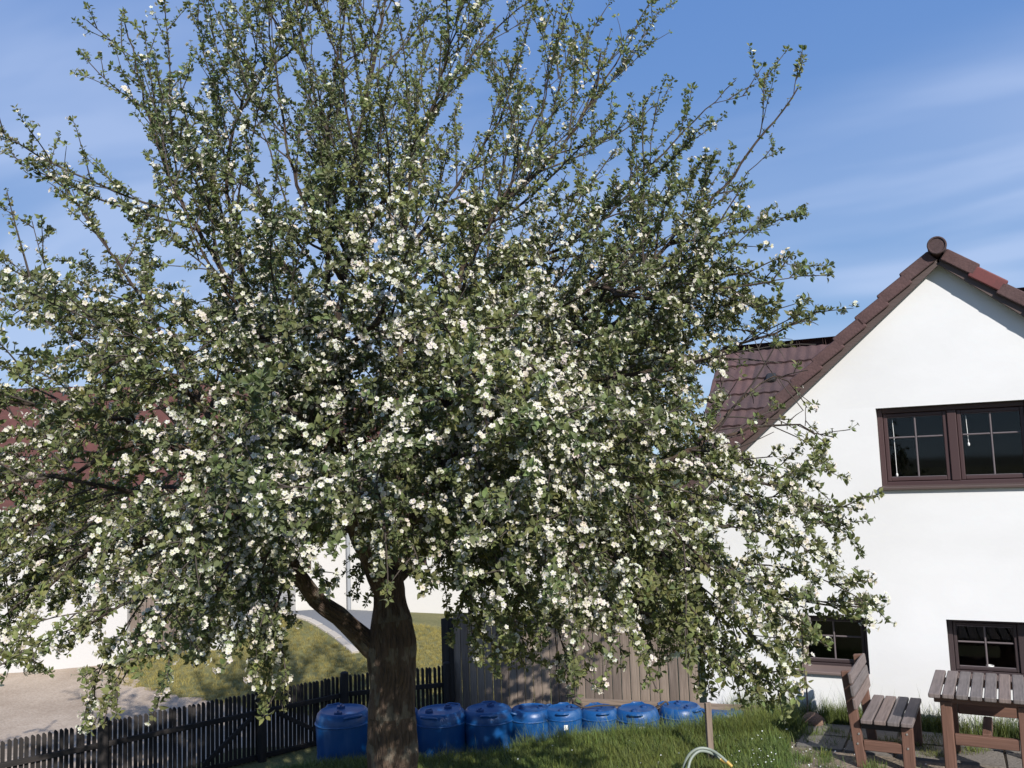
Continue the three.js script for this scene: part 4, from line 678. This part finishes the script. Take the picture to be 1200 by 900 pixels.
// ------------------------------------------------------------------ grass, weeds, fallen petals
{
  const rnd = mulberry(99), R = (a, b) => a + (b - a) * rnd();
  const tuft = (n, h, spread, lean) => {
    const pos = [], idx = [], col = []; for (let i = 0; i < n; i++) { const a = R(0, 6.283), r = spread * Math.sqrt(rnd()), x = Math.cos(a) * r, z = Math.sin(a) * r, H = h * R(0.55, 1.1), b = R(0, 6.283), l = H * R(0.1, lean), w = R(0.0016, 0.0032) * (h > 0.3 ? 0.8 : 1.2), wx = Math.cos(b + 1.57) * w, wz = Math.sin(b + 1.57) * w, k = pos.length / 3, t = R(0.75, 1.25);
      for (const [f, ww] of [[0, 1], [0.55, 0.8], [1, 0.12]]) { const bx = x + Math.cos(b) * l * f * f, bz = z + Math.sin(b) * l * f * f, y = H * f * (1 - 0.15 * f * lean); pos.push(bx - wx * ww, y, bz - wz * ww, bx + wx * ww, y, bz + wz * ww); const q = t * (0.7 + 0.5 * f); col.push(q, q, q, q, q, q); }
      idx.push(k, k + 1, k + 2, k + 1, k + 3, k + 2, k + 2, k + 3, k + 4, k + 3, k + 5, k + 4); }
    const g = new THREE.BufferGeometry(); g.setAttribute('position', new THREE.Float32BufferAttribute(pos, 3)); g.setAttribute('color', new THREE.Float32BufferAttribute(col, 3)); g.setIndex(idx); g.computeVertexNormals(); return g;
  };
  const blade = new THREE.MeshPhysicalMaterial({ vertexColors: true, side: THREE.DoubleSide, roughness: 0.75, transmission: 0.3, thickness: 0 }); blade.color.setRGB(0.112, 0.15, 0.028);
  function field(label, geos, count, pick) {
    const g = new THREE.Group(); g.name = numbered('grass'); scene.add(g); tag(g, label, 'grass', null, 'stuff');
    geos.forEach((geo, gi) => { const items = []; while (items.length < count / geos.length) { const o = pick(); if (o) items.push(o); }
      const I = shade(new THREE.InstancedMesh(geo, blade, items.length)), mm = new THREE.Matrix4(), c = new THREE.Color(); items.forEach(([x, z, s, cc, y], i) => { mm.compose(V(x, (y ?? land(x, z)) - 0.01, z), new THREE.Quaternion().setFromAxisAngle(V(0, 1, 0), R(0, 6.28)), V(s, s * R(0.8, 1.25), s)); I.setMatrixAt(i, mm); I.setColorAt(i, c.setRGB(...cc)); }); I.name = 'blades'; I.userData.kind = 'stuff'; g.add(I); });
  }
  const lawnTufts = [0, 1, 2].map(() => tuft(16, 0.13, 0.055, 0.9)), tall = [0, 1].map(() => tuft(18, 0.30, 0.06, 0.8)), wisps = [tuft(9, 0.42, 0.05, 0.6)];
  // where the path's bare earth begins
  const edge = z => lerp(2.03, 2.92, Math.min(1, Math.max(0, (-z - 7.2) / 2.38)) ** 1.7);
  const tone = (x, z) => { const n = noise2(x * 1.3 + 4, z * 1.3, 0, 3), y = R(-0.1, 0.25) + 0.35 * n; const t = R(0.75, 1.15); return [t * (0.8 + y), t, t * (0.8 - 0.4 * y)]; };
  field('green lawn grass around the apple tree', lawnTufts, 17000, () => { const z = R(-9.55, -6.4), x = R(-4.5, 2.95); if (x > edge(z) + 0.12 * noise2(z * 5, 1) + (rnd() < 0.05 ? 0.5 : 0)) return null; return [x, z, R(0.7, 1.25), tone(x, z)]; });
  field('taller grass along the row of blue drums', tall, 1500, () => { const x = R(-1.4, 2.75), z = R(-9.62, -9.2) + (x > 2 ? 0.12 : 0); const w = HO.z + (x - HO.x) * 0.4919; if (x > 1.9 && z < w + 0.03 && x > HO.x - 0.9) return null; if (rnd() > 0.35 + 0.65 * sstep(0.6, 2, x)) return null; return [x, z, R(0.55, 1.0), tone(x, z), land(x, z) - 0.03]; });
  field('tufts of long grass at the foot of the white wall', [...tall, ...wisps], 420, () => { const u = R(-0.75, 2.6), n = 0.05 + R(0, 0.16) * rnd(), k = u > 0.22 && u < 0.95 ? 1 : u < -0.05 ? 0.7 : u > 1.1 ? 0.55 : 0.15; if (rnd() > k) return null; const p = HW(u, 0, n); return [p.x, p.z, R(0.5, 1.05), tone(p.x, p.z)]; });
  field('scattered weeds growing on the bare earth by the bench', lawnTufts, 520, () => { const z = R(-9.2, -7.0), x = R(2.1, 4.9); if (noise2(x * 3 + 2, z * 3, 0, 6) < 0.6) return null; if (x > 2.95 + (-z - 7) * -0.0 && z < HO.z + (x - HO.x) * 0.4919 + 0.05) return null; return [x, z, R(0.5, 1.0), tone(x, z)]; });
  field('short dry grass on the mound beyond the road', lawnTufts, 9000, () => { const z = R(-20.2, -13.2), x = R(-7.4, 0.2); const zb = x < -4.6 ? lerp(-15.6, -14.4, (x + 6.4) / 1.8) : lerp(-14.4, -13.2, (x + 4.6) / 2.2); if (z > zb + 0.1) return null; const kerb = x < -4.9 ? -19.3 : x < -3.1 ? lerp(-19.3, -17.3, (x + 4.9) / 1.8) : -17; if (z < kerb + 0.15 && x < -3.0) return null; const t = R(0.9, 1.4); return [x, z, R(0.4, 0.75), [t * 2.6, t * 1.6, t * 2.2]]; });
  // petals
  const pg = new THREE.BufferGeometry(); pg.setAttribute('position', new THREE.Float32BufferAttribute([-0.009, 0, 0, 0, 0.003, 0.007, 0.01, 0.001, 0, 0, 0.003, -0.007], 3)); pg.setIndex([0, 1, 2, 0, 2, 3]); pg.computeVertexNormals();
  const N = 460, I = shade(new THREE.InstancedMesh(pg, M.white, N)), mm = new THREE.Matrix4(); let i = 0;
  while (i < N) { const z = R(-9.3, -7.0), x = R(-0.5, 4.6), k = Math.exp(-(((x - edge(z) - 0.1) / 0.45) ** 2)); if (rnd() > k + 0.06) continue; const onLawn = x < edge(z); mm.compose(V(x, land(x, z) + (onLawn ? R(0.05, 0.12) : 0.022), z), new THREE.Quaternion().setFromEuler(new THREE.Euler(R(-.5, .5), R(0, 6.28), R(-.5, .5))), V(1, 1, 1).multiplyScalar(R(0.6, 1.25))); I.setMatrixAt(i++, mm); }
  I.name = 'fallen_petals'; scene.add(I); tag(I, 'white petals scattered on the path edge and grass', 'petals', null, 'stuff');
}

const renderer = new THREE.WebGLRenderer({ antialias: true });
renderer.setSize(1024, 768); renderer.toneMapping = THREE.LinearToneMapping; renderer.toneMappingExposure = EXPOSURE; renderer.outputColorSpace = THREE.SRGBColorSpace; renderer.shadowMap.enabled = true;
scene.environmentIntensity = 1;
renderer.render(scene, camera);
